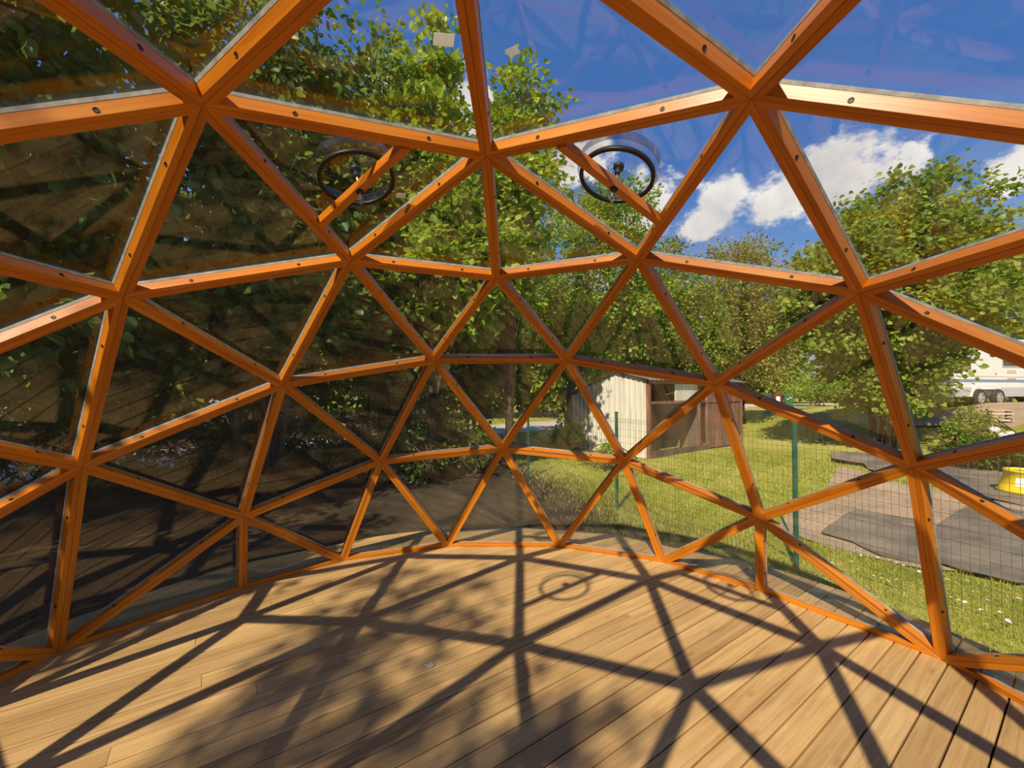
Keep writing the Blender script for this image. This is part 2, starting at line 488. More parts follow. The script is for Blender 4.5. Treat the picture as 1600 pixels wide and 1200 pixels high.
for pp, lab, sd in FABRICS:
    patch('weed_fabric', px_outline(pp, -.13), 'weed_fabric', .045 if sd != 11 else .07, lab, 'weed fabric', None, .006, .014 if sd != 11 else .045, sd, .16, 'weed fabric sheets on the bed')

# ------------------------------------------------------------------ deck
ANG = math.radians(36.0); E1 = Vector((math.cos(ANG), math.sin(ANG), 0)); M1 = Vector((-math.sin(ANG), math.cos(ANG), 0))
PITCH, PHASE, GAP = .1229, .0760, .0085
DC, DR = Vector((0, .2, 0)), 3.28
def build_deck():
    rnd = random.Random(4)
    mb = MB()
    poly = [(DC.x + (DR - .1) * math.cos(a), DC.y + (DR - .1) * math.sin(a)) for a in [2 * math.pi * k / 40 for k in range(40)]]
    mb.prism(poly, -.165, -.06)
    fl = mb.build('floor', 'subframe'); tag(fl, 'round timber deck floor of the dome', 'floor', kind='structure')
    c = DC.dot(M1); cu = DC.dot(E1)
    k0 = int(math.floor((c - DR - PHASE) / PITCH)); k1 = int(math.ceil((c + DR - PHASE) / PITCH))
    for k in range(k0, k1):
        a0 = PHASE + k * PITCH + GAP / 2; a1 = a0 + PITCH - GAP
        def half(v):
            q = DR * DR - (v - c) ** 2
            return math.sqrt(q) if q > 0 else 0
        if half(a0) < .15 or half(a1) < .15: continue
        lo = [cu - half(a0 + (a1 - a0) * j / 2) for j in range(3)]; hi = [cu + half(a0 + (a1 - a0) * j / 2) for j in range(3)]
        cuts = []
        if max(hi) - min(lo) > 3.2:
            cuts = [rnd.uniform(min(lo) + .9, max(hi) - .9)]
            if rnd.random() < .35 and cuts[0] - min(lo) > 2.8: cuts.append(rnd.uniform(min(lo) + .8, cuts[0] - 1.2))
        cuts.sort()
        ends = [lo] + [[q] * 3 for q in cuts] + [hi]
        for i in range(len(ends) - 1):
            s0 = [v + (.0012 if i else 0) for v in ends[i]]; s1 = [v - (.0012 if i < len(ends) - 2 else 0) for v in ends[i + 1]]
            vv = [a0 + (a1 - a0) * j / 2 for j in range(3)]
            ring = [(s0[j], vv[j]) for j in range(3)] + [(s1[j], vv[j]) for j in (2, 1, 0)]
            b = MB(); dz = rnd.uniform(-.0012, .0006)
            n = len(ring); bev = .0025
            mid_v = (a0 + a1) / 2
            P0 = [E1 * u + M1 * v for u, v in ring]
            P1 = [E1 * u + M1 * (v + (bev if v < mid_v - .01 else (-bev if v > mid_v + .01 else 0))) for u, v in ring]
            b.add([p + Vector((0, 0, -.028 + dz)) for p in P0] + [p + Vector((0, 0, -bev + dz)) for p in P0] + [p + Vector((0, 0, dz)) for p in P1],
                  [tuple(range(n))] + [(i2, (i2 + 1) % n, n + (i2 + 1) % n, n + i2)[::-1] for i2 in range(n)] +
                  [(n + i2, n + (i2 + 1) % n, 2 * n + (i2 + 1) % n, 2 * n + i2)[::-1] for i2 in range(n)] + [tuple(range(2 * n, 3 * n))[::-1]])
            me = b.mesh('deck_board')
            uv_by_axis(me, E1, M1, Vector((0, 0, 1)), Vector((0, 0, 0)))
            link('deck_board', me, 'deck_wood', fl)
build_deck()

# ------------------------------------------------------------------ geodesic dome: 3V sphere with a two-fold axis upright, cut at its equator
def geodesic(n=3):
    z, r = 1 / 5 ** .5, 2 / 5 ** .5
    V = [(0, 0, 1)] + [(r * math.cos(math.radians(a)), r * math.sin(math.radians(a)), z) for a in range(90, 450, 72)] + \
        [(r * math.cos(math.radians(a)), r * math.sin(math.radians(a)), -z) for a in range(126, 486, 72)] + [(0, 0, -1)]
    V = [Vector(v) for v in V]
    el = min((V[i] - V[j]).length for i in range(12) for j in range(i))
    near = lambda i, j: abs((V[i] - V[j]).length - el) < .01
    rot = Matrix.Rotation(math.radians(31.7174744), 3, 'X')
    P, key, T = [], {}, []
    def add(p):
        p = rot @ p.normalized(); k = tuple(round(c, 4) + 0.0 for c in p)
        if k not in key: key[k] = len(P); P.append(p)
        return key[k]
    for i in range(12):
        for j in range(i + 1, 12):
            for k in range(j + 1, 12):
                if near(i, j) and near(j, k) and near(i, k):
                    g = {}
                    for s in range(n + 1):
                        for t in range(n + 1 - s): g[s, t] = add(V[i] * (n - s - t) + V[j] * s + V[k] * t)
                    for (s, t) in list(g):
                        if (s + 1, t) in g and (s, t + 1) in g: T.append((g[s, t], g[s + 1, t], g[s, t + 1]))
                        if (s + 1, t - 1) in g and (s + 1, t) in g and t >= 1: T.append((g[s, t], g[s + 1, t - 1], g[s + 1, t]))
    return P, T
GP, GT = geodesic()
TRI = []
for t in GT:
    p = [GP[i].copy() for i in t]
    for q in p:
        if abs(q.z) < 1e-4: q.z = 0
    if all(q.z >= 0 for q in p) and any(q.z > 0 for q in p): pass
    elif any(q.z > 0 for q in p) and any(q.z < 0 for q in p):
        up = next(q for q in p if q.z > 0); on = next(q for q in p if q.z == 0)
        p = [up, on, Vector((up.x, up.y, 0))]
    else: continue
    nrm = (p[1] - p[0]).cross(p[2] - p[0])
    if nrm.dot(p[0] + p[1] + p[2]) < 0: p[1], p[2] = p[2], p[1]
    TRI.append([q * RAD for q in p])

dome = tag(empty('geodesic_dome'), 'large geodesic dome of orange-stained timber triangles glazed with clear panes', 'dome')
BW, BD, SEAM, GK, PT = .030, .046, .0005, .016, .005

def tri_inset(p, w):
    a, b, c = (p[1] - p[2]).length, (p[2] - p[0]).length, (p[0] - p[1]).length
    s = a + b + c; ic = (p[0] * a + p[1] * b + p[2] * c) / s
    r = (p[1] - p[0]).cross(p[2] - p[0]).length / s
    k = (r - w) / r
    return [ic + (q - ic) * k for q in p]

bolt_mesh = MB().lathe([(.0001, .0005), (.0055, .0005), (.0075, .002), (.0095, .002), (.0095, -.004), (.0001, -.004)], 12).mesh('bolt')
VENTS = [(-1, 1), (1, 1), (-1, -1), (1, -1)]
STICK = {}
def find_tri(px, py):
    d = (CF + CR * ((px - 800) / FPX) + CD * ((py - 600) / FPX))
    for i, p in enumerate(TRI):
        n = (p[1] - p[0]).cross(p[2] - p[0]).normalized()
        den = d.dot(n)
        if abs(den) < 1e-6: continue
        t = (p[0] + n * (BD + GK) - CAM).dot(n) / den
        if t <= 0: continue
        q = CAM + d * t
        if all((p[(k + 1) % 3] - p[k]).cross(q - p[k]).dot(n) > 0 for k in range(3)): return i, q
    return None, None
for px, py, sz, rot in ((694, 65, (.075, .055), .25), (801, 83, (.05, .035), -.6), (627, 307, (.05, .04), .4), (1000, 318, (.04, .03), .2)):
    i, q = find_tri(px, py)
    if i is not None: STICK.setdefault(i, []).append((q, sz, rot))

V_A1, V_A2, V_B1 = Vector((-.357, 0, .934)), Vector((0, .202, .979)), Vector((-.326, .404, .855))
def ring_pane(out, inn, n0, ctr, rad, k=48):
    """triangle with a round hole: list of 2-D style outer points matched to hole points"""
    angs = [2 * math.pi * i / k for i in range(k)]
    ex = (out[0] - ctr).normalized(); ey = n0.cross(ex)
    ca = [math.atan2((q - ctr).dot(ey), (q - ctr).dot(ex)) % (2 * math.pi) for q in out]
    angs = sorted(set([round(a, 6) for a in angs if min(abs(a - c) for c in ca) > .03] + [round(c, 6) for c in ca]))
    O, I = [], []
    for a in angs:
        d = ex * math.cos(a) + ey * math.sin(a); best = 1e9
        for j in range(3):
            p, q = out[j], out[(j + 1) % 3]; e = q - p; nn = e.cross(n0)
            den = d.dot(nn)
            if abs(den) < 1e-9: continue
            t = (p - ctr).dot(nn) / den
            if t > 1e-6: best = min(best, t)
        O.append(ctr + d * best); I.append(ctr + d * rad)
    return O, I

def build_panel(idx, p):
    n = (p[1] - p[0]).cross(p[2] - p[0]).normalized()
    h = p[0].dot(n)
    t0, t1 = tri_inset(p, SEAM), tri_inset(p, BW)
    o0 = [q * ((h + BD) / h) for q in t0]; o1 = [q + n * BD for q in t1]
    ctr = (p[0] + p[1] + p[2]) / 3
    for i in range(3):
        j = (i + 1) % 3
        bm = bmesh.new()
        v = [bm.verts.new(q) for q in (t0[i], t0[j], t1[j], t1[i], o0[i], o0[j], o1[j], o1[i])]
        for f in ((0, 3, 2, 1), (4, 5, 6, 7), (0, 1, 5, 4), (3, 7, 6, 2), (0, 4, 7, 3), (1, 2, 6, 5)):
            bm.faces.new([v[k] for k in f])
        bmesh.ops.recalc_face_normals(bm, faces=bm.faces[:])
        bm.edges.ensure_lookup_table()
        long_e = [e for e in bm.edges if {e.verts[0], e.verts[1]} in ({v[0], v[1]}, {v[2], v[3]})]
        bmesh.ops.bevel(bm, geom=long_e, offset=.0012, segments=1, affect='EDGES')
        me = bpy.data.meshes.new('beam'); bm.to_mesh(me); bm.free()
        e = (p[j] - p[i]).normalized()
        uv_by_axis(me, e, n.cross(e), n, p[i])
        bo = link('beam', me, 'beam_wood', dome)
        mid = to_px((t1[i] + t1[j]) / 2)
        q0 = to_px(t1[i]); q1 = to_px(t1[j])
        vis = any(q and -60 < q[0] < 1660 and -60 < q[1] < 1260 for q in (mid, q0, q1))
        side_n = n.cross(e)                      # points to the middle of the triangle
        if vis and side_n.dot(CAM - (t1[i] + t1[j]) / 2) > 0 and p[i].z + p[j].z > .05:
            for fr in (.24, .76):
                pos = t1[i].lerp(t1[j], fr) + n * (BD * .42)
                M = Matrix((e, n, side_n)).transposed().to_4x4()
                b = link('bolt', bolt_mesh, 'bolt_metal', bo)
                b.matrix_local = Matrix.Translation(pos) @ M
    # gasket
    g0 = [q * ((h + BD + .0005) / h) for q in tri_inset(p, .0)]; g1 = tri_inset(p, BW + .001)
    ga = [q for q in g0]; gb = [q + n * (BD + .0005) for q in g1]
    gc = [q + n * GK for q in g0]; gd = [q + n * GK for q in gb]
    V = ga + gb + gc + gd; F = []
    for i in range(3):
        j = (i + 1) % 3
        F += [(i, 3 + i, 3 + j, j), (6 + i, 6 + j, 9 + j, 9 + i), (3 + i, 9 + i, 9 + j, 3 + j), (i, j, 6 + j, 6 + i)]
    # pane
    base = [q * ((h + BD + GK + .001) / h) for q in tri_inset(p, .003)]
    vent = None
    for sx, sy in VENTS:
        c = (V_A1 + V_A2 + V_B1) / 3; c = Vector((c.x * -sx, c.y * sy, c.z))
        if (ctr / RAD - c).length < .02: vent = (sx, sy)
    if vent:
        cc = ctr + n * (BD + GK + .001)
        O, I = ring_pane(base, None, n, cc, .180)
        k = len(O)
        PV = O + I + [q + n * PT for q in O] + [q + n * PT for q in I]; PF = []
        for i in range(k):
            j = (i + 1) % k
            PF += [(i, k + i, k + j, j), (2 * k + i, 2 * k + j, 3 * k + j, 3 * k + i), (i, j, 2 * k + j, 2 * k + i), (k + i, 3 * k + i, 3 * k + j, k + j)]
    else:
        PV = base + [q + n * PT for q in base]
        PF = [(2, 1, 0), (3, 4, 5)] + [(i, (i + 1) % 3, 3 + (i + 1) % 3, 3 + i) for i in range(3)]
    pane = mesh_obj('pane', PV, PF, 'pane_glass', dome)
    mesh_obj('gasket', V, F, 'gasket_foam', pane)
    for q, sz, rot in STICK.get(idx, ()):
        e = (CR - n * CR.dot(n)).normalized(); e = Matrix.Rotation(rot, 3, n) @ e; f = n.cross(e)
        M = Matrix((e, f, n)).transposed().to_4x4()
        st = MB().box(-sz[0] / 2, sz[0] / 2, -sz[1] / 2, sz[1] / 2, PT + .0012, PT + .0018, Matrix.Translation(q) @ M).build('sticker', 'sticker_paper', pane)
        tag(st, 'small white paper sticker')
    if vent:
        build_vent(ctr, n, p, t1, vent)

def build_vent(ctr, n, p, t1, vent):
    c = ctr + n * (BD + GK + .001)
    # the bar runs parallel to the side that does not touch the upper outer corner
    corner = max(range(3), key=lambda i: abs(p[i].x) - abs(p[i].y))
    b, d = p[(corner + 1) % 3], p[(corner + 2) % 3]
    e = (d - b).normalized(); f = n.cross(e)
    M = Matrix.Translation(c) @ Matrix((e, f, n)).transposed().to_4x4()
    ring = MB().lathe([(.192, -.012), (.192, PT + .004), (.178, PT + .004), (.172, -.004), (.176, -.012)], 56, M, True).build('roof_vent', 'black_rubber', dome, True)
    tag(ring, 'round black rimmed roof vent with a clear raised lid')
    MB().lathe([(.0001, .070), (.2055, .070), (.2055, .075), (.0001, .075)], 56, M).build('lid', 'pane_glass', ring)
    MB().lathe([(.206, .030), (.211, .030), (.211, .076), (.206, .076)], 56, M, True).build('lid_rim', 'lid_acrylic', ring)
    MB().lathe([(.0001, -.09), (.005, -.09), (.005, .07), (.0001, .07)], 10, M).build('spindle', 'steel', ring)
    MB().lathe([(.0001, .012), (.012, .013), (.016, .024), (.018, .050), (.028, .052), (.028, .068), (.0001, .069)], 16, M).build('knob', 'knob_grey', ring, True)
    k = MB().lathe([(.0001, -.082), (.020, -.082), (.020, -.075), (.0001, -.075)], 12, M)
    k.build('spindle_plate', 'black_rubber', ring)
    key = MB()
    key.tube([M @ Vector((0, 0, -.08)), M @ Vector((.004, 0, -.125))], .0045, 8)
    key.tube([M @ Vector((.014 * math.cos(a), 0, -.138 + .014 * math.sin(a))) for a in [2 * math.pi * i / 12 for i in range(13)]], .0035, 6, False)
    key.build('key', 'steel', ring)
    # bar
    half = None
    bm = MB()
    zz0, zz1 = -(BD + GK + .014), -(BD + GK) + .030
    r = (p[1] - p[0]).cross(p[2] - p[0]).length / sum((p[i] - p[i - 1]).length for i in range(3))
    h_in = tri_inset(p, BW - .002)
    def reach(yoff, sgn):
        o = c + f * yoff; best = 9
        for i in range(3):
            a_, b_ = h_in[i], h_in[(i + 1) % 3]; nn = (b_ - a_).cross(n)
            den = (e * sgn).dot(nn)
            if abs(den) > 1e-6:
                t = (a_ - o).dot(nn) / den
                if t > 0: best = min(best, t)
        return best
    w = .021
    pts = [(-reach(-w, -1), -w), (reach(-w, 1), -w), (reach(w, 1), w), (-reach(w, -1), w)]
    bar = MB().prism(pts, zz0, zz1, M)
    me = bar.mesh('vent_bar'); uv_by_axis(me, e, f, n, c)
    bo = link('vent_bar', me, 'beam_wood', dome)
for i_, p_ in enumerate(TRI): build_panel(i_, p_)

# ------------------------------------------------------------------ wire fence
FD = Vector((1.32, -2.16, 0)).normalized()
F0 = Vector((2.97, 2.74, 0))
plain('fence_green', (.010, .10, .065), .4, 0, var=.15, scale=3)
plain('fence_wire', (.09, .12, .06), .5, .2, var=.2, scale=3)
def build_fence():
    root = tag(empty('wire_fence', (F0.x, F0.y, -.17)), 'green welded wire fence on round posts along the lawn', 'fence')
    inv = root.location
    s0, s1, H = -12.7, 3.2, 1.40
    for k in range(-5, 2):
        q = F0 + FD * (2.5 * k) - inv
        MB().lathe([(.024, -.3), (.024, H + .06), (.027, H + .06), (.027, H + .085), (.001, H + .09)], 14, Matrix.Translation(q.xy.to_3d())).build('fence_post', 'fence_green', root)
    st = MB()
    b0 = F0 - inv; b0.z = 0
    st.tube([b0 + Vector((-.03, .02, .30)), b0 + Vector((-.16, .06, .62))], .010, 8).build('brace', 'fence_green', root)
    def bars(V, F, a, b, r):
        a, b = Vector(a), Vector(b); t = (b - a).normalized()
        u = t.cross(Vector((0.3, 0.5, .81))).normalized(); w = t.cross(u); k = len(V)
        for q in (a, b):
            for j in range(3):
                an = 2 * math.pi * j / 3; V.append(tuple(q + u * (r * math.cos(an)) + w * (r * math.sin(an))))
        F += [(k + j, k + (j + 1) % 3, k + 3 + (j + 1) % 3, k + 3 + j) for j in range(3)]
    V, F = [], []
    nz = Vector((FD.y, -FD.x, 0)) * .026
    s = s0
    while s < s1:
        q = F0 + FD * s - inv + nz; q.z = 0
        bars(V, F, q + Vector((0, 0, .02)), q + Vector((0, 0, H)), .0017); s += .0508
    z = .03
    while z <= H + .001:
        a = F0 + FD * s0 - inv + nz; b = F0 + FD * s1 - inv + nz; a.z = b.z = z
        bars(V, F, a, b, .0017); z += .1
    for z in (H - .05, H - .02):
        a = F0 + FD * s0 - inv + nz; b = F0 + FD * s1 - inv + nz; a.z = b.z = z
        bars(V, F, a, b, .0018)
    m = mesh_obj('wire_mesh', V, F, 'fence_wire', root); tag(m, kind='stuff')
build_fence()

# ------------------------------------------------------------------ trees
def leaf_axes(rng, N, out, droop, up):
    """leaf direction (base to tip) and blade normal for N leaves"""
    u = out + rng.normal(0, .55, (N, 3)); u[:, 2] -= droop
    u /= np.linalg.norm(u, axis=1, keepdims=True)
    nn = rng.normal(0, .55, (N, 3)) + out * .35; nn[:, 2] += up
    nn -= u * (nn * u).sum(1, keepdims=True); nn /= np.linalg.norm(nn, axis=1, keepdims=True)
    return u, nn
LEAF = np.array([(0, 0, 0), (.38, .22, .10), (.36, .62, .09), (0, 1, -.06), (-.36, .62, .09), (-.38, .22, .10)], dtype=np.float64)   # across, along, out of plane
def leaf_verts(pos, u, nn, size, wid=1.0):
    s = np.cross(u, nn)
    return (pos[:, None, :] + size[:, None, None] * (s[:, None, :] * (LEAF[None, :, 0:1] * wid) + u[:, None, :] * LEAF[None, :, 1:2] + nn[:, None, :] * LEAF[None, :, 2:3]))
LEAF_MESH = {}
def single_leaf_mesh(mat, k, wid):
    key = (mat, k, wid)
    if key not in LEAF_MESH:
        me = bpy.data.meshes.new('leaf')
        me.from_pydata([(a * wid, b, c) for a, b, c in LEAF], [], [(0, 1, 2, 3), (0, 3, 4, 5)]); me.update()
        a = me.attributes.new('tint', 'FLOAT', 'FACE'); a.data.foreach_set('value', [(.15, .4, .65, .92)[k]] * 2)
        me.materials.append(MATS[mat]); LEAF_MESH[key] = me
    return LEAF_MESH[key]

def tree(name, label, cat, base, blobs, n_clump, per, leaf, mat, bark_m='bark_grey', seed=0, trunk_r=.12, stems=1, group=None, big=0, clump_r=.42,
         droop=.25, up=.7, wid=1.0, limbs=6, lean=(0, 0), shell=.55, clumps=None, tint_shift=0.0, trunk_top=.75):
    """base on the ground; blobs = crown ellipsoids (x,y,z,rx,ry,rz) in world metres"""
    rng = np.random.default_rng(seed); rnd = random.Random(seed)
    base = Vector(base)
    root = tag(empty(name, base), label, cat, group)
    if clumps is None:
        B = np.array(blobs, dtype=float); vol = B[:, 3] * B[:, 4] * B[:, 5]; pick = rng.choice(len(B), n_clump, p=vol / vol.sum())
        d = rng.normal(0, 1, (n_clump, 3)); d /= np.linalg.norm(d, axis=1, keepdims=True)
        rr = rng.uniform(shell ** 2, 1, n_clump) ** .5
        C = B[pick, :3] + d * rr[:, None] * B[pick, 3:6]
        bc = B[pick, :3]
    else:
        C = np.array(clumps, dtype=float); n_clump = len(C); bc = np.tile(C.mean(0), (n_clump, 1)); d = C - bc
        d /= (np.linalg.norm(d, axis=1, keepdims=True) + 1e-6)
    N = n_clump * per
    own = np.repeat(np.arange(n_clump), per)
    cr = clump_r * rng.uniform(.6, 1.35, n_clump)
    g = rng.normal(0, .52, (N, 3)); g[:, 2] *= .62
    pos = C[own] + g * cr[own][:, None]
    out = pos - bc[own]; out /= (np.linalg.norm(out, axis=1, keepdims=True) + 1e-6)
    out = out * .6 + g * .5; out /= (np.linalg.norm(out, axis=1, keepdims=True) + 1e-6)
    u, nn = leaf_axes(rng, N, out, droop, up)
    size = leaf * rng.uniform(.6, 1.25, N)
    tint = np.clip(rng.normal(.45 + tint_shift, .17, N) + rng.normal(0, .13, n_clump)[own], 0, 1)
    keep = pos[:, 2] > base.z + .12
    # stay clear of the dome shell and its deck
    keep &= ~((pos[:, 0] ** 2 + pos[:, 1] ** 2 + pos[:, 2] ** 2) < 3.3 ** 2)
    single = np.zeros(N, bool)
    if big:
        rel = pos - np.array(CAM); dz = rel @ np.array(CF)
        px = 800 + FPX * (rel @ np.array(CR)) / np.maximum(dz, .1); py = 600 + FPX * (rel @ np.array(CD)) / np.maximum(dz, .1)
        sc = np.where((dz > .3) & (px > 0) & (px < 1600) & (py > 0) & (py < 900) & keep, size * FPX / np.maximum(dz, .3), 0)
        sel = np.argsort(-sc)[:big]; sel = sel[sc[sel] > 6]; single[sel] = True
        s = np.cross(u, nn)
        for i in sel:
            o = bpy.data.objects.new('leaf', single_leaf_mesh(mat, int(min(3, tint[i] * 4)), wid)); COL.objects.link(o)
            o.parent = root; k = size[i]
            o.matrix_local = Matrix(((s[i, 0] * k, u[i, 0] * k, nn[i, 0] * k, pos[i, 0] - base.x), (s[i, 1] * k, u[i, 1] * k, nn[i, 1] * k, pos[i, 1] - base.y),
                                     (s[i, 2] * k, u[i, 2] * k, nn[i, 2] * k, pos[i, 2] - base.z), (0, 0, 0, 1)))
    m = keep & ~single
    V = leaf_verts(pos[m] - np.array(base), u[m], nn[m], size[m], wid); K = len(V)
    idx = (np.arange(K) * 6)[:, None]
    F = np.concatenate([idx + np.array([0, 1, 2, 3]), idx + np.array([0, 3, 4, 5])])
    fo = quads_np('foliage', V, F, mat, root, np.concatenate([tint[m], tint[m]])); tag(fo, kind='stuff')
    # stems, limbs, twigs
    top = C[:, 2].max(); cx, cy = C[:, 0].mean(), C[:, 1].mean()
    tips = []
    for k in range(stems):
        a = 2 * math.pi * k / stems + rnd.uniform(0, .6)
        off = Vector((math.cos(a), math.sin(a), 0)) * (0 if stems == 1 else rnd.uniform(.15, .55))
        tgt = Vector((cx, cy, base.z + (top - base.z) * trunk_top)) + (Vector((math.cos(a), math.sin(a), 0)) * (0 if stems == 1 else rnd.uniform(.4, 1.4)))
        p0 = base + off * .5; p0.z = height(p0.x, p0.y) - .1
        pts = [p0 - base]
        for j in range(1, 7):
            f = j / 6; q = p0.lerp(tgt, f) + Vector((rnd.gauss(0, .06), rnd.gauss(0, .06), 0)) * (1 + f)
            pts.append(q - base)
        rs = [trunk_r * (1.15 if j == 0 else 1) * (1 - .82 * j / 6) / (1 if stems == 1 else 1.0) for j in range(7)]
        MB().tube(pts, rs, 9).build('trunk', bark_m, root, True)
        tips.append((pts, rs))
    order = list(range(n_clump)); rnd.shuffle(order)
    tw = MB()
    for q_i, ci in enumerate(order[:limbs + min(60, n_clump)]):
        pts, rs = tips[q_i % len(tips)]
        c = Vector(C[ci]) - base
        j = max(1, min(5, int(6 * (c.z * .62) / max(.5, pts[-1].z))))
        a = pts[j]; md = a.lerp(c, .5) + Vector((rnd.gauss(0, .1), rnd.gauss(0, .1), .12 * (c - a).length))
        if q_i < limbs:
            MB().tube([a, a.lerp(md, .5) + Vector((0, 0, .05)), md, md.lerp(c, .55), c], [rs[j] * .62, rs[j] * .5, rs[j] * .36, rs[j] * .22, .008], 7).build('branch', bark_m, root, True)
        else:
            tw.tube([a, md, c], [max(.014, rs[j] * .25), .012, .005], 5, False)
    if tw.v: tag(tw.build('twigs', bark_m, root, True), kind='stuff')
    return root

def gz(x, y): return (x, y, height(x, y) - .02)
# left of the dome: tall leafy trees standing close to the glass
THK = 'trees of the shaded thicket'
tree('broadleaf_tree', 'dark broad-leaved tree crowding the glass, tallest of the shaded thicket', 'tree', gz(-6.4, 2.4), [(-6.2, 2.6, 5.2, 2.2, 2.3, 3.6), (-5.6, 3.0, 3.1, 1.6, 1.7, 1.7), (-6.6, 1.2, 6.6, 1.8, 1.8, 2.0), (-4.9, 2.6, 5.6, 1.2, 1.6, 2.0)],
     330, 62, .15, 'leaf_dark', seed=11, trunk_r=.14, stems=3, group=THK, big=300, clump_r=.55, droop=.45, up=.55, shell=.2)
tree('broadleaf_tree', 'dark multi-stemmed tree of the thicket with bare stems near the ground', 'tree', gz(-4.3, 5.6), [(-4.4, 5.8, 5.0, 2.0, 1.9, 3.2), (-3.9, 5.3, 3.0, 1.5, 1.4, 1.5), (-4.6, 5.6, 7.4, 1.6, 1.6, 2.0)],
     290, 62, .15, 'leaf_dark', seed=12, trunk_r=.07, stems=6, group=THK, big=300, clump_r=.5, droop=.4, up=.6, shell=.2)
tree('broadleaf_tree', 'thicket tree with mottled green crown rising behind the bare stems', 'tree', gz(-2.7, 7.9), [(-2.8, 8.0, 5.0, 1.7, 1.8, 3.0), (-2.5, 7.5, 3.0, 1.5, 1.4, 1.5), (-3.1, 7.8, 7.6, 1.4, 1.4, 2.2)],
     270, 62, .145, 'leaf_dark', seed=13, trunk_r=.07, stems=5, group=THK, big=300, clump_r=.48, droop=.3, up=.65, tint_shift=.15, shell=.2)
for x, y, h, sd, lab in ((-9.6, 3.6, 7.0, 14, 'dense leafy hazel of the thicket standing farthest along the track'), (-8.0, 6.6, 7.5, 15, 'dense hazel with foliage to the ground between thicket and track'),
                         (-6.1, 9.0, 7.5, 16, 'dense hazel behind the bare thicket stems, close to the track'), (-3.9, 11.0, 7.5, 17, 'dense hazel at the track behind the mottled thicket tree'),
                         (-1.4, 12.6, 7.0, 18, 'leafy hazel beside the weathered wooden pole')):
    tree('hazel_tree', lab, 'tree', gz(x, y), [(x, y, h * .60, 1.5, 1.5, h * .40), (x + .4, y - .3, h * .36, 1.6, 1.5, h * .24)], 210, 58, .15, 'leaf_dark', seed=sd, trunk_r=.05, stems=6, group=THK, clump_r=.5, droop=.3, shell=.15,
         tint_shift=.12 if sd > 16 else 0)
# sunlit tree tops in the middle
tree('sycamore_tree', 'bright green tree with a tall leafy spire against the sky', 'tree', gz(-1.6, 7.0), [(-1.75, 7.0, 6.4, 1.05, 1.0, 1.9), (-1.75, 7.0, 8.4, .6, .6, 1.3), (-1.65, 7.0, 9.6, .25, .25, .9), (-1.2, 6.8, 4.4, 1.3, 1.2, 1.6)],
     190, 52, .15, 'leaf_bright', seed=21, trunk_r=.09, big=300, clump_r=.34, droop=.2, up=.7, limbs=7, trunk_top=.8, shell=.2)
tree('sycamore_tree', 'bright green tree with a rounded top beside the leafy spire', 'tree', gz(.0, 8.0), [(.05, 8.0, 6.4, 1.1, 1.1, 1.8), (.2, 8.0, 8.2, .8, .7, 1.0), (-.6, 7.9, 4.2, 1.1, 1.2, 1.7), (-.1, 8.4, 5.0, .9, .9, 1.2)],
     230, 52, .145, 'leaf_bright', seed=22, trunk_r=.09, big=300, clump_r=.36, droop=.2, up=.7, limbs=7, trunk_top=.8, shell=.2)
# behind the shed
tree('ash_tree', 'fresh green tree with small leaves rising over the pale shed', 'tree', gz(1.9, 13.6), [(2.7, 13.2, 6.0, 2.2, 1.6, 2.8), (3.6, 13.0, 8.0, 1.3, 1.3, 1.5), (1.0, 13.0, 4.8, 1.7, 1.4, 2.9), (4.1, 13.6, 4.8, 1.7, 1.4, 2.0), (2.2, 13.4, 3.2, 1.6, 1.2, 1.3)],
     420, 70, .13, 'leaf_bright', 'bark_tan', seed=31, trunk_r=.17, clump_r=.5, droop=.3, limbs=8, wid=.8, shell=.2)
tree('ash_tree', 'yellow-green tree with drooping sprays behind the shed roof', 'tree', gz(6.3, 17.0), [(6.4, 16.6, 5.6, 2.1, 1.6, 2.9), (5.2, 16.2, 3.8, 1.7, 1.4, 1.8), (7.8, 16.6, 4.0, 1.8, 1.5, 2.2)],
     360, 70, .14, 'leaf_lime', seed=32, trunk_r=.15, clump_r=.5, droop=.35, limbs=7, wid=.75, shell=.2)
tree('blossom_tree', 'pale olive tree with thin open top against the white cloud', 'tree', gz(11.4, 19.6), [(11.4, 19.2, 7.2, 2.4, 2.0, 2.1), (9.9, 18.8, 5.4, 2.1, 1.8, 2.0), (12.8, 19.2, 5.6, 2.0, 1.8, 2.1), (11.2, 18.8, 3.6, 2.7, 2.0, 2.0)],
     420, 58, .15, 'leaf_olive', seed=33, trunk_r=.16, clump_r=.55, droop=.25, limbs=8, wid=.7, shell=.3)
# the big linden
tree('linden_tree', 'big round-crowned linden with layered leaves in front of the caravan', 'tree', gz(11.0, 10.9),
     [(11.4, 11.0, 4.7, 2.9, 2.6, 2.3), (12.3, 11.2, 6.7, 1.9, 1.9, 1.6), (9.7, 10.6, 4.2, 1.6, 1.6, 1.8), (11.2, 10.8, 2.4, 1.6, 1.6, 1.6), (13.5, 11.2, 4.8, 1.6, 1.6, 1.6)],
     620, 70, .14, 'leaf_lime', seed=41, trunk_r=.085, stems=5, clump_r=.46, droop=.3, up=.8, limbs=9, wid=1.1, shell=.3)
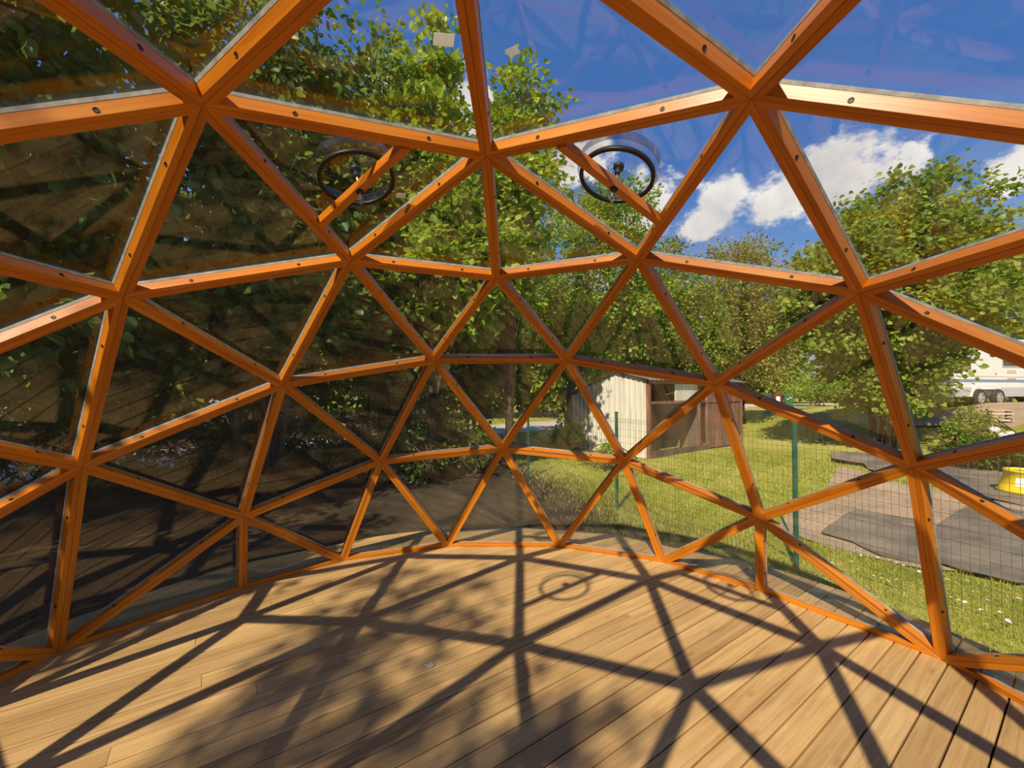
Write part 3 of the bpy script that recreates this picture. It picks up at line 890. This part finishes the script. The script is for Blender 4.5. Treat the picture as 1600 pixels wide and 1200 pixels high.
# hedge and bushes
def bush(name, label, cat, x, y, r, h, mat, seed, leaf=.06, n=40, per=60, group=None, wid=.8):
    z = height(x, y)
    return tree(name, label, cat, (x, y, z - .02), [(x, y, z + h * .5, r, r, h * .48)], n, per, leaf, mat, seed=seed, trunk_r=.02, stems=5, clump_r=r * .34, droop=.1, limbs=4, group=group, wid=wid, shell=.3, trunk_top=.6)
b_ = at(1522, 660, 10.5); bush('bush', 'loose leafy bush on the grass behind the weed fabric', 'bush', b_.x, b_.y, .62, 1.15, 'leaf_lime', 51, .07)
b_ = at(1556, 700, 9.2); bush('hydrangea_bush', 'low hydrangea bush bearing white flower heads', 'bush', b_.x, b_.y, .62, .62, 'leaf_dark', 52, .11, 30, 50)
b_ = at(1282, 605, 34); bush('bush', 'bright yellow-green bush beside the wheelie bins', 'bush', b_.x, b_.y, 2.2, 2.6, 'leaf_bright', 53, .16, 60, 60)
b_ = at(984, 690, 9.6); bush('bush', 'small weedy shrub at the foot of the pale shed wall', 'bush', b_.x - .5, b_.y, .35, .7, 'leaf_bright', 54, .06, 24, 40)
b_ = at(885, 680, 12.4); bush('bush', 'yellow-green shrub at the far corner of the shed wall', 'bush', b_.x, b_.y, .55, .95, 'leaf_bright', 55, .07, 30, 50)
for x, y, r, h, sd, lab in ((-3.4, 9.3, .9, 1.3, 56, 'shaded low bush at the foot of the mottled thicket tree'), (-1.9, 9.4, .8, 1.2, 57, 'shaded low bush beside the fence near the weathered pole'),
                            (-.9, 9.9, .5, .8, 58, 'small shaded bush squeezed against the far end of the fence'), (-5.6, 7.4, .9, 1.2, 59, 'shaded low bush between the hazels and the bare thicket stems')):
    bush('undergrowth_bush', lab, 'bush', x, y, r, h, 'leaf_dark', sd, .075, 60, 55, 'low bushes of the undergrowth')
for px, d, r, h, sd, lab in ((60, 7.4, .8, 1.7, 91, 'shaded bush at the roadside under the outermost hazel'), (190, 8.0, .8, 1.6, 92, 'shaded bush with gaps showing the track between two hazels'), (300, 8.6, .9, 1.5, 93, 'wide shaded bush along the near edge of the track'),
                             (395, 8.2, .8, 1.35, 94, 'shaded bush in front of the bare thicket stems'), (470, 9.4, .9, 1.5, 95, 'shaded bush behind the bare thicket stems by the track'), (545, 8.6, .8, 1.4, 96, 'shaded bush leaning against the mottled thicket tree'),
                             (640, 8.4, .8, 1.25, 97, 'shaded bush in front of the leafy spire tree'), (715, 9.0, .7, 1.1, 98, 'shaded bush near the fence below the round-topped tree')):
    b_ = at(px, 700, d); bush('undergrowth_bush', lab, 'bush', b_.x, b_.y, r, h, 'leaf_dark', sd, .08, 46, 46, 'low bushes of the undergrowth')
for x, y, h, sd, lab in ((-5.0, .5, 3.8, 86, 'dense laurel shrub close outside the left glass'),):
    bush('laurel_shrub', lab, 'bush', x, y, .95, h, 'leaf_dark', sd, .12, 120, 60, 'laurels beside the dome')
tree('laurel_shrub', 'tall narrow laurel standing behind the other laurel, shading the deck edge', 'bush', gz(-4.8, -1.95), [(-4.75, -1.9, 3.0, .62, .8, 1.8), (-4.75, -1.9, 4.9, .6, .8, 1.5)], 150, 60, .12, 'leaf_dark', seed=87, trunk_r=.05, stems=3,
     clump_r=.34, limbs=4, group='laurels beside the dome', shell=.2)
FAR = 'distant dense green tree on the far side of the track'
for k, (x, y, r, h, sd, lab) in enumerate(((-12, 24, 3.2, 9.5, 61, FAR), (-5.5, 27, 3.2, 9, 62, FAR), (1.5, 29, 3.5, 10, 63, 'distant dense green tree across the track behind the wooden pole'), (8, 34, 3.8, 10, 64, FAR), (16, 38, 4, 10, 65, 'distant dense tree across the lawn behind the wheelie bins'),
                                           (25, 42, 4, 9.5, 66, FAR), (36, 40, 4.2, 9.5, 67, FAR), (31, 27, 3.4, 9, 68, 'distant dense tree behind the white caravan'), (-17, 15, 3, 9.5, 69, FAR), (-22, 6, 3, 9, 60, FAR))):
    tree('roadside_tree', lab, 'tree', gz(x, y), [(x, y, h * .55, r, r, h * .42), (x + r * .5, y, h * .28, r, r, h * .28), (x - r * .5, y, h * .26, r, r, h * .26)],
         260, 40, .38, 'leaf_lime', seed=sd, trunk_r=.2, clump_r=1.0, group='trees on the far side of the track', limbs=4, shell=.2)
# trees behind and to the left of the photographer: they shade the thicket
for k, (x, y, h, sd, lab) in enumerate(((-9.8, -1.4, 9.2, 71, 'tall dense tree outside the left glass, shading the thicket'), (-12.6, 2.4, 9.5, 72, 'tall dense tree farther out beyond the shading tree'), (-9.2, -6.2, 9.0, 73, 'tall dense tree diagonally behind the dome entrance side'))):
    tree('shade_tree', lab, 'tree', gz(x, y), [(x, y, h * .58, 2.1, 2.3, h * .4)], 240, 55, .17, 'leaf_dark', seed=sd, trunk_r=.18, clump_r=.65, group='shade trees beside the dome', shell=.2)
def over(px, py, hgt):
    q = on_z(px, py, 0); return tuple(q + SUN * (hgt / SUN.z))
rs_ = random.Random(9)
cl = [over(px, py, rs_.uniform(8.0, 10.0)) for px, py in ((600, 905), (640, 925), (560, 950), (690, 925), (730, 955), (540, 985), (585, 1005), (500, 1025), (560, 1045), (455, 1070), (620, 1050), (430, 1120), (390, 1160), (480, 1110),
                                                           (660, 1110), (720, 1130), (800, 1185), (880, 1140), (620, 1180), (530, 1170), (350, 1190), (680, 965), (740, 1180), (920, 1180))]
tree('slender_tree', 'slender tree with open foliage behind the dome, dappling the deck', 'tree', gz(-6.3, -11.4), None, 0, 34, .13, 'leaf_bright', seed=81, trunk_r=.1, clump_r=.32, clumps=cl, limbs=8, droop=.2, trunk_top=.8)

# ------------------------------------------------------------------ grass blades and daisies on the lawn
def in_poly(x, y, pts):
    c = np.zeros(len(x), bool)
    for i in range(len(pts)):
        (ax, ay), (bx, by) = pts[i], pts[i - 1]
        c ^= ((ay > y) != (by > y)) & (x < (bx - ax) * (y - ay) / (by - ay + 1e-9) + ax)
    return c
def lawn():
    rng = np.random.default_rng(3); N = 150000
    th = rng.uniform(-.12, 1.15, N); r = 2.4 * np.exp(rng.uniform(0, 1.75, N))
    x = CAM.x + r * np.sin(th); y = CAM.y + r * np.cos(th)
    ok = ((x - DC.x) ** 2 + (y - DC.y) ** 2 > (DR + .03) ** 2) & ~in_poly(x, y, SOIL) & (x > 2.7 - .28 * y + rng.normal(0, .35, N))
    for pp, lab, sd in FABRICS: ok &= ~in_poly(x, y, px_outline(pp, -.13))
    ok &= ~in_poly(x, y, [(1.85, 12.05), (3.6, 9.65), (7.85, 12.8), (6.1, 15.2)])      # the shed's floor
    x, y = x[ok], y[ok]; N = len(x)
    z = np.array([height(a, b) for a, b in zip(x, y)])
    h = rng.uniform(.025, .075, N) * (1 + .35 * np.sin(x * 2.1) * np.cos(y * 1.7)); a = rng.uniform(0, 2 * math.pi, N)
    w = rng.uniform(.0025, .005, N) * np.clip(np.hypot(x, y) / 4, 1, 2.5)
    bx, by = np.cos(a) * w, np.sin(a) * w
    lx, ly = rng.normal(0, .6, N) * h, rng.normal(0, .6, N) * h
    V = np.zeros((N, 3, 3)); V[:, 0] = np.stack([x - bx, y - by, z - .01], 1); V[:, 1] = np.stack([x + bx, y + by, z - .01], 1); V[:, 2] = np.stack([x + lx, y + ly, z + h], 1)
    F = (np.arange(N) * 3)[:, None] + np.array([0, 1, 2])
    t = np.clip(rng.normal(.45, .22, N) + .22 * np.sin(x * 1.3 + 1) * np.sin(y * 1.1), 0, 1)
    o = quads_np('lawn_grass', V, F, 'grass_blade', None, t); tag(o, 'short green and straw-coloured grass blades of the lawn', 'grass', kind='stuff')
lawn()
plain('petal_white', (.85, .85, .82), .6, var=.03)
plain('flower_yellow', (.75, .52, .05), .6, var=.1)
def daisies():
    mb = MB()
    for k in range(10):
        a = 2 * math.pi * k / 10; M = Matrix.Rotation(a, 4, 'Z') @ Matrix.Rotation(-.25, 4, 'Y')
        mb.add([M @ Vector(v) for v in ((.003, -.0018, 0), (.013, -.0035, .001), (.0155, 0, .001), (.013, .0035, .001), (.003, .0018, 0))], [(0, 1, 2, 3, 4)])
    pm = mb.mesh('petals'); cm = MB().lathe([(.0001, -.002), (.0045, -.001), (.004, .002), (.0001, .003)], 10).mesh('flower_centre')
    sm = MB().tube([(0, 0, -.08), (.004, 0, -.03), (0, 0, -.001)], .0012, 5).mesh('stem')
    rnd = random.Random(12)
    spots = [(1372, 871), (1401, 880), (1412, 884), (1424, 889), (1436, 893), (1505, 902), (1512, 908), (1490, 930), (1498, 938), (1508, 941), (1543, 938), (1533, 953), (1563, 957), (1553, 966), (1575, 970), (1578, 973), (1557, 979), (1541, 976),
             (1486, 934), (1340, 890), (1365, 900), (1378, 904), (1388, 908), (1400, 906), (1418, 911), (1438, 912), (1592, 935), (1480, 905), (1520, 925), (1345, 868), (1330, 878), (1455, 920), (1300, 880), (1290, 705), (1240, 770), (1232, 764)]
    for px, py in spots:
        q = on_z(px, py, -.17 + .055)
        r = tag(empty('daisy', q, rnd.uniform(0, 6)), 'tiny white daisy flowering in the lawn grass', 'flower', 'daisies in the lawn')
        k = rnd.uniform(.8, 1.25); r.scale = (k, k, 1); r.rotation_euler = (rnd.uniform(-.4, .4), rnd.uniform(-.4, .4), rnd.uniform(0, 6))
        link('petals', pm, 'petal_white', r); link('flower_centre', cm, 'flower_yellow', r); link('stem', sm, 'grass_blade', r)
daisies()
# hydrangea heads
hb = bpy.data.objects.get('hydrangea_bush')
for px, py, d, s in ((1554, 671, 8.9, .085), (1567, 680, 8.8, .075), (1578, 677, 8.9, .07)):
    q = at(px, py, d); rng_ = random.Random(px); mb = MB()
    for k in range(110):
        v = Vector((rng_.gauss(0, 1), rng_.gauss(0, 1), rng_.gauss(0, 1) * .8)).normalized(); v.z *= .75
        c = q - hb.location + v * s; t = v.orthogonal().normalized(); w = v.cross(t); e = s * .22
        mb.add([c + t * e, c + w * e, c - t * e, c - w * e], [(0, 1, 2, 3)])
    tag(mb.build('flower_head', 'petal_white', hb), 'white hydrangea flower head')

# ------------------------------------------------------------------ shed
def shed_materials():
    s = Sh('shed_sheet'); p = s.coord('Object')
    n1 = s.noise(s.map(p, (1.5, 1.5, .6)), 1.0, 5.0, .6); n2 = s.noise(s.map(p, (9, 9, .7)), 1.0, 4.0)
    c = s.ramp(s.math('ADD', s.math('MULTIPLY', n1, .5), s.math('MULTIPLY', n2, .5)), [(.34, (.42, .38, .30)), (.46, (.66, .61, .52)), (.66, (.80, .76, .68))])
    s.done(s.bsdf(c, .6, .3))
    s = Sh('rusty_red'); p = s.coord('Object'); n1 = s.noise(s.map(p, (4, 4, 1)), 1.0, 5.0, .65)
    s.done(s.bsdf(s.ramp(n1, [(.35, (.16, .06, .04)), (.6, (.34, .15, .11)), (.75, (.42, .26, .2))]), .75, .25))
shed_materials()
plain('roof_sheet', (.17, .165, .16), .6, .2, var=.25, scale=4)
plain('chicken_wire', (.22, .15, .09), .7, .2)
def build_shed():
    A = Vector((1.93, 12.0, 0)); Bc = Vector((3.62, 9.75, 0))           # gable wall: far corner, near corner
    g = (Bc - A); W = g.length; g.normalize(); s = Vector((-g.y, g.x, 0))   # s runs along the mesh side, away from the camera
    if s.x < 0: s = -s
    z0 = height(A.x, A.y)
    root = tag(empty('chicken_shed', (A.x, A.y, z0)), 'small shed with a cream corrugated gable wall and wire mesh side', 'shed')
    Lr = Matrix((g, s, Vector((0, 0, 1)))).transposed().to_4x4()          # local x along gable, y along the mesh side
    L = 5.2; HL, HP, HR, XP = 1.70, 2.36, 2.12, W * .64
    def top(x): return HL + (HP - HL) * x / XP if x < XP else HP + (HR - HP) * (x - XP) / (W - XP)
    # gable wall of corrugated sheets, each a part
    ns = 4
    for k in range(ns):
        x0, x1 = W * k / ns, W * (k + 1) / ns; mb = MB(); m = 36; V = []
        for i in range(m + 1):
            x = x0 + (x1 - x0) * i / m; yy = -.012 * (1 if (i // 3) % 3 == 0 else -.4) - .004 * (k % 2)
            V += [(x, yy, 0), (x, yy, top(x) - .01 + .012 * (k % 2))]
        F = [(2 * i, 2 * i + 2, 2 * i + 3, 2 * i + 1) for i in range(m)]
        V2 = [(x, y + .006, z) for x, y, z in V]; o = len(V)
        F += [tuple(o + j for j in reversed(f)) for f in F] + [(1 + 2 * i, 3 + 2 * i, o + 3 + 2 * i, o + 1 + 2 * i) for i in range(m)] + [(0, 1, o + 1, o), (2 * m, o + 2 * m, o + 2 * m + 1, 2 * m + 1)]
        mb.add([Lr @ Vector(v) for v in V], F[:m]); mb = MB(); mb.add([Lr @ Vector(v) for v in V + V2], F)
        mb.build('wall_sheet', 'shed_sheet', root)
    def bx(name, mat, *a): return MB().box(*a, Lr).build(name, mat, root)
    # posts and rails of the mesh side (x = W)
    bx('corner_post', 'rusty_red', W - .01, W + .08, .0, .09, -.1, HR)
    for y in (2.55, 3.0, L): bx('post', 'rusty_red', W - .01, W + .06, y - .035, y + .035, -.1, HR - .02)
    for z in (.08, 1.5, HR - .06): bx('rail', 'rusty_red', W, W + .05, .05, L, z - .035, z + .035)
    bx('sill_board', 'old_wood', W - .02, W + .07, .05, 3.0, -.03, .16)
    for k in range(7): bx('wall_board', 'rusty_red' if k % 3 else 'old_wood', W + .005, W + .03, 3.02 + k * .31, 3.02 + k * .31 + .295, 0, HR - .1)
    bx('back_wall', 'old_wood', 0, .03, .05, L, 0, HL - .02)
    bx('end_wall', 'old_wood', .03, W - .01, L - .03, L, 0, HL)
    bx('upper_panel', 'shed_sheet', W + .01, W + .03, 1.3, 2.5, 1.54, HR - .1)
    bx('inner_partition', 'old_wood', .6, W - .05, 2.7, 2.74, 0, HL)
    # roof sheets
    for side in (0, 1):
        for k in range(5):
            y0, y1 = -.12 + k * (L + .24) / 5, -.12 + (k + 1) * (L + .24) / 5 + .02; m = 24; V = []
            for i in range(m + 1):
                y = y0 + (y1 - y0) * i / m; w = .014 * math.cos(i * math.pi * .5) + .004 * (k % 2)
                if side: a, b, za, zb = XP - .02, W + .16, HP + .03, HR - (HP - HR) * .16 / (W - XP) + .03
                else: a, b, za, zb = -.14, XP + .02, HL - (HP - HL) * .14 / XP + .03, HP + .03
                V += [(a, y, za + w), (b, y, zb + w)]
            o = len(V); V += [(x, y, z + .006) for x, y, z in V]
            F = [(2 * i, 2 * i + 1, 2 * i + 3, 2 * i + 2) for i in range(m)]; F += [tuple(o + j for j in reversed(f)) for f in F]
            F += [(2 * i, 2 * i + 2, o + 2 * i + 2, o + 2 * i) for i in range(m)] + [(2 * i + 1, o + 2 * i + 1, o + 2 * i + 3, 2 * i + 3) for i in range(m)]
            MB().add([Lr @ Vector(v) for v in V], F).build('roof_sheet', 'roof_sheet', root)
    # chicken wire: diagonal strands
    mb = MB(); y = .09
    def strand(a, b):
        a, b = Lr @ Vector(a), Lr @ Vector(b); t = (b - a).normalized(); u = g * .0016; w = t.cross(g) * .0016; k = len(mb.v)
        for q in (a, b): mb.v += [tuple(q + u), tuple(q - u * .5 + w), tuple(q - u * .5 - w)]
        mb.f += [(k + j, k + (j + 1) % 3, k + 3 + (j + 1) % 3, k + 3 + j) for j in range(3)]
    Hm, st = 1.42, .07
    for i in range(-22, 42):
        for sg in (1, -1):
            a0 = .09 + i * st; b0 = a0 + Hm
            lo, hi = max(.09, a0), min(2.98, b0)
            if hi <= lo: continue
            za, zb = .1 + (lo - a0), .1 + (hi - a0)
            if sg < 0: za, zb = .1 + Hm - (lo - a0), .1 + Hm - (hi - a0)
            strand((W + .055, lo, za), (W + .055, hi, zb))
    tag(mb.build('chicken_wire', 'chicken_wire', root), kind='stuff')
build_shed()
q_ = on_z(905, 705, -.17); m_ = MB(); m_.tube([(0, 0, -.2), (0, 0, .95)], .014, 6); m_.tube([(-.09, 0, .95), (.09, 0, .95)], .012, 6)
o_ = m_.build('garden_stake', 'old_wood'); o_.location = q_; tag(o_, 'thin T-topped garden stake in front of the shed wall', 'stake')
# weathered pole by the track
q_ = at(795, 640, 14.5); gz_ = height(q_.x, q_.y)
pole = tag(empty('utility_pole', (q_.x, q_.y, gz_)), 'grey weathered wooden pole standing beside the gravel track', 'pole')
MB().tube([(0, 0, -.3), (0, 0, 2.5), (.02, 0, 6.5)], [.125, .115, .1], 12).build('shaft', 'pole_wood', pole, True)
MB().tube([(-.5, 0, 6.2), (.5, 0, 6.2)], .05, 8).build('crossarm', 'old_wood', pole)

# ------------------------------------------------------------------ caravan
plain('caravan_white', (.80, .79, .75), .35, var=.03)
plain('caravan_blue', (.20, .28, .42), .4, var=.05)
plain('caravan_grey', (.52, .51, .50), .4, var=.05)
plain('caravan_beige', (.62, .54, .42), .5, var=.05)
plain('dark_glass', (.05, .045, .04), .12, var=.1)
plain('tyre', (.03, .028, .027), .8)
plain('alloy', (.62, .61, .60), .3, .6, var=.05)
def build_caravan():
    w1 = at(1526, 621, 16.0); w2 = at(1555, 621, 16.3)
    zg = w1.z - .33
    e = Vector((w2.x - w1.x, w2.y - w1.y, 0)); e.normalize(); f = Vector((-e.y, e.x, 0))
    if f.dot(CAM - w1) < 0: f = -f                      # f faces the dome
    mid = (w1 + w2) / 2; mid.z = zg
    ax = (w2 - w1).xy.length
    root = tag(empty('caravan', mid), 'white touring caravan with blue stripe and twin alloy wheels', 'caravan')
    L = Matrix((e, f, Vector((0, 0, 1)))).transposed().to_4x4()
    def T(v): return L @ Vector(v)
    prof = [(-2.55, .36), (-2.72, .8), (-2.62, 1.9), (-2.3, 2.5), (-1.9, 2.62), (3.2, 2.66), (3.6, 2.45), (3.9, 1.2), (3.8, .36)]
    n = len(prof); V = [T((x, y, z)) for y in (0.0, -2.1) for x, z in prof]
    F = [tuple(range(n)), tuple(reversed(range(n, 2 * n)))] + [(i, n + i, n + (i + 1) % n, (i + 1) % n) for i in range(n)]
    MB().add(V, F).build('body', 'caravan_white', root)
    def bx(name, mat, x0, x1, z0, z1, y0=.0, y1=.015, par=None): return MB().box(x0, x1, y0, y1, z0, z1, L).build(name, mat, par or root)
    bx('stripe', 'caravan_blue', -2.60, 3.86, .92, 1.03, 0, .006)
    bx('trim_line', 'caravan_beige', -2.62, 3.86, 1.13, 1.16, 0, .008)
    bx('skirt', 'caravan_grey', -2.5, 3.8, .40, .72, .0, .012)
    for x0, x1, z0, z1 in ((-1.55, -.85, 1.36, 1.92), (1.0, 2.35, 1.52, 2.05)):
        fr = bx('window', 'caravan_grey', x0, x1, z0, z1, 0, .02); bx('window_pane', 'dark_glass', x0 + .05, x1 - .05, z0 + .05, z1 - .05, .02, .028, fr)
    bx('vent_grille', 'caravan_beige', 1.3, 1.85, 1.30, 1.42, 0, .02); bx('vent_grille', 'caravan_beige', 1.3, 1.85, 1.05, 1.14, 0, .02)
    bx('marker_lamp', 'caravan_grey', .55, .68, 1.24, 1.29, 0, .025)
    arch = MB(); pr = [(-.95, .36), (-.78, .72), (-.6, .80), (.6 + ax - ax, .80), (.78, .72), (.95, .36), (.8, .36), (.68, .64), (-.68, .64), (-.8, .36)]
    k = len(pr); arch.add([T((x, y, z)) for y in (.012, .05) for x, z in pr], [tuple(range(k)), tuple(reversed(range(k, 2 * k)))] + [(i, (i + 1) % k, k + (i + 1) % k, k + i) for i in range(k)])
    arch.build('wheel_arch', 'caravan_white', root)
    bx('wheel_well', 'tyre', -.68, .68, .36, .66, -.1, .012)
    for s in (-1, 1):
        M = L @ Matrix.Translation((s * ax / 2, .05, .33)) @ Matrix.Rotation(math.pi / 2, 4, 'X')
        wh = MB().lathe([(.21, -.09), (.30, -.09), (.33, -.05), (.33, .05), (.30, .09), (.21, .09)], 28, M, True).build('wheel', 'tyre', root, True)
        rim = MB().lathe([(.0001, -.02), (.205, -.02), (.22, -.07), (.22, .07), (.0001, .07)], 24, M)
        rim.build('rim_disc', 'tyre', wh)
        sp = MB()
        for q in range(6):
            sp.box(.03, .205, -.035, .035, -.075, -.045, M @ Matrix.Rotation(q * math.pi / 3, 4, 'Z'))
        sp.lathe([(.0001, -.085), (.06, -.085), (.06, -.04), (.0001, -.04)], 14, M)
        sp.lathe([(.19, -.085), (.225, -.085), (.225, -.03), (.19, -.03)], 28, M, True)
        sp.build('wheel_spokes', 'alloy', wh)
    MB().tube([T((-2.6, -1.0, .45)), T((-3.6, -1.0, .45))], .04, 8).build('tow_bar', 'caravan_grey', root)
    MB().tube([T((-2.2, -.9, .4)), T((-2.2, -.9, 0))], .03, 8).build('corner_steady', 'caravan_grey', root)
    MB().tube([T((3.5, -.9, .4)), T((3.5, -.9, 0))], .03, 8).build('corner_steady', 'caravan_grey', root)
build_caravan()

# ------------------------------------------------------------------ wheelie bins
plain('bin_green', (.05, .16, .07), .5, var=.1); plain('bin_brown', (.16, .04, .03), .5, var=.1); plain('bin_blue', (.06, .09, .10), .5, var=.1)
def wheelie_bin(px, depth, mat, label, stick):
    q = at(px, 636, depth); z = height(q.x, q.y)
    r = tag(empty('wheelie_bin', (q.x, q.y, z)), label, 'bin', 'wheelie bins at the far edge of the lawn'); d = (CAM - q); r.rotation_euler = (0, 0, math.atan2(d.y, d.x) - math.pi / 2)
    def frustum(mb, a, b, z0, z1):
        V = [Vector((sx * a[0], sy * a[1], z0)) for sx, sy in ((-1, -1), (1, -1), (1, 1), (-1, 1))] + [Vector((sx * b[0], sy * b[1], z1)) for sx, sy in ((-1, -1), (1, -1), (1, 1), (-1, 1))]
        return mb.add(V, [(3, 2, 1, 0), (4, 5, 6, 7), (0, 1, 5, 4), (1, 2, 6, 5), (2, 3, 7, 6), (3, 0, 4, 7)])
    frustum(frustum(MB(), (.21, .24), (.28, .34), .05, .92), (.295, .355), (.295, .355), .92, .97).build('body', mat, r)
    frustum(frustum(MB(), (.30, .36), (.30, .36), .97, 1.0), (.30, .36), (.22, .28), 1.0, 1.07).build('lid', mat, r)
    for s in (-1, 1): MB().lathe([(.0001, -.03), (.1, -.03), (.1, .03), (.0001, .03)], 16, Matrix.Translation((s * .23, -.22, .1)) @ Matrix.Rotation(math.pi / 2, 4, 'Y')).build('wheel', 'tyre', r)
    if stick: 
        for x0, x1, z0, z1 in stick: MB().box(x0, x1, .36, .365, z0, z1).build('sticker', 'petal_white', r)
    return r
wheelie_bin(1233, 31, 'bin_green', 'green wheelie bin with pale marks beside the yellow-green bush', [(-.16, -.02, .72, .78), (.02, .14, .62, .68)])
wheelie_bin(1216, 31.5, 'bin_brown', 'dark red wheelie bin with a white sticker between other bins', [(-.12, .12, .35, .85)])
wheelie_bin(1199, 32.6, 'bin_blue', 'dark grey-blue wheelie bin half hidden behind the dome frame', None)

# ------------------------------------------------------------------ yellow tub, slatted step, paper scrap
plain('tub_yellow', (.85, .62, .02), .4, var=.05)
plain('tub_content', (.35, .24, .13), .9)
q_ = on_z(1606, 768, -.10)
tub = tag(empty('yellow_tub', (q_.x, q_.y, height(q_.x, q_.y) + .065)), 'yellow plastic tub with white label standing on dark fabric', 'tub')
MB().lathe([(.0001, 0), (.36, 0), (.37, .03), (.33, .06), (.26, .34), (.28, .35), (.28, .38), (.24, .38), (.24, .28), (.0001, .30)], 36).build('shell', 'tub_yellow', tub, True)
MB().lathe([(.0001, .28), (.238, .28), (.22, .34), (.0001, .37)], 24).build('earth_fill', 'tub_content', tub, True)
d_ = CAM - tub.location; a_ = math.atan2(d_.y, d_.x); mb_ = MB()
for k in range(8):
    a0, a1 = a_ - .45 + k * .1, a_ - .35 + k * .1
    z0, z1 = .12, .26; r0, r1 = .33 - .07 * (z0 - .06) / .28 + .004, .33 - .07 * (z1 - .06) / .28 + .004
    mb_.add([(r0 * math.cos(a0), r0 * math.sin(a0), z0), (r0 * math.cos(a1), r0 * math.sin(a1), z0), (r1 * math.cos(a1), r1 * math.sin(a1), z1), (r1 * math.cos(a0), r1 * math.sin(a0), z1)], [(0, 1, 2, 3)])
mb_.build('label_patch', 'petal_white', tub)
q_ = at(1562, 668, 12.6); z_ = height(q_.x, q_.y)
st_ = tag(empty('slatted_step', (q_.x, q_.y, z_), -.6), 'stack of pale timber slats lying on the grass behind hydrangea', 'timber stack')
for k in range(4): MB().box(-.24 - .02 * (k % 2), .26, -.14, .14, .10 + k * .10, .155 + k * .10).build('slat', 'pale_wood', st_)
for x in (-.18, .18):
    for k in range(4): MB().box(x - .04, x + .04, -.12, .12, .0 if k == 0 else .055 + k * .10, .10 + k * .10).build('spacer', 'old_wood', st_)
q_ = on_z(671, 1041, 0); rp = random.Random(2); mb_ = MB()
for k in range(9):
    a = rp.uniform(0, 6.3); M = Matrix.Translation(q_ + Vector((rp.gauss(0, .012), rp.gauss(0, .012), .006 + rp.uniform(0, .004)))) @ Matrix.Rotation(a, 4, 'Z') @ Matrix.Rotation(rp.uniform(-.3, .3), 4, 'X')
    mb_.box(-.014, .014, -.004, .004, -.0008, .0008, M)
tag(mb_.build('paper_scrap', 'sticker_paper'), 'tiny crumpled scrap of white paper on the deck', 'scrap')
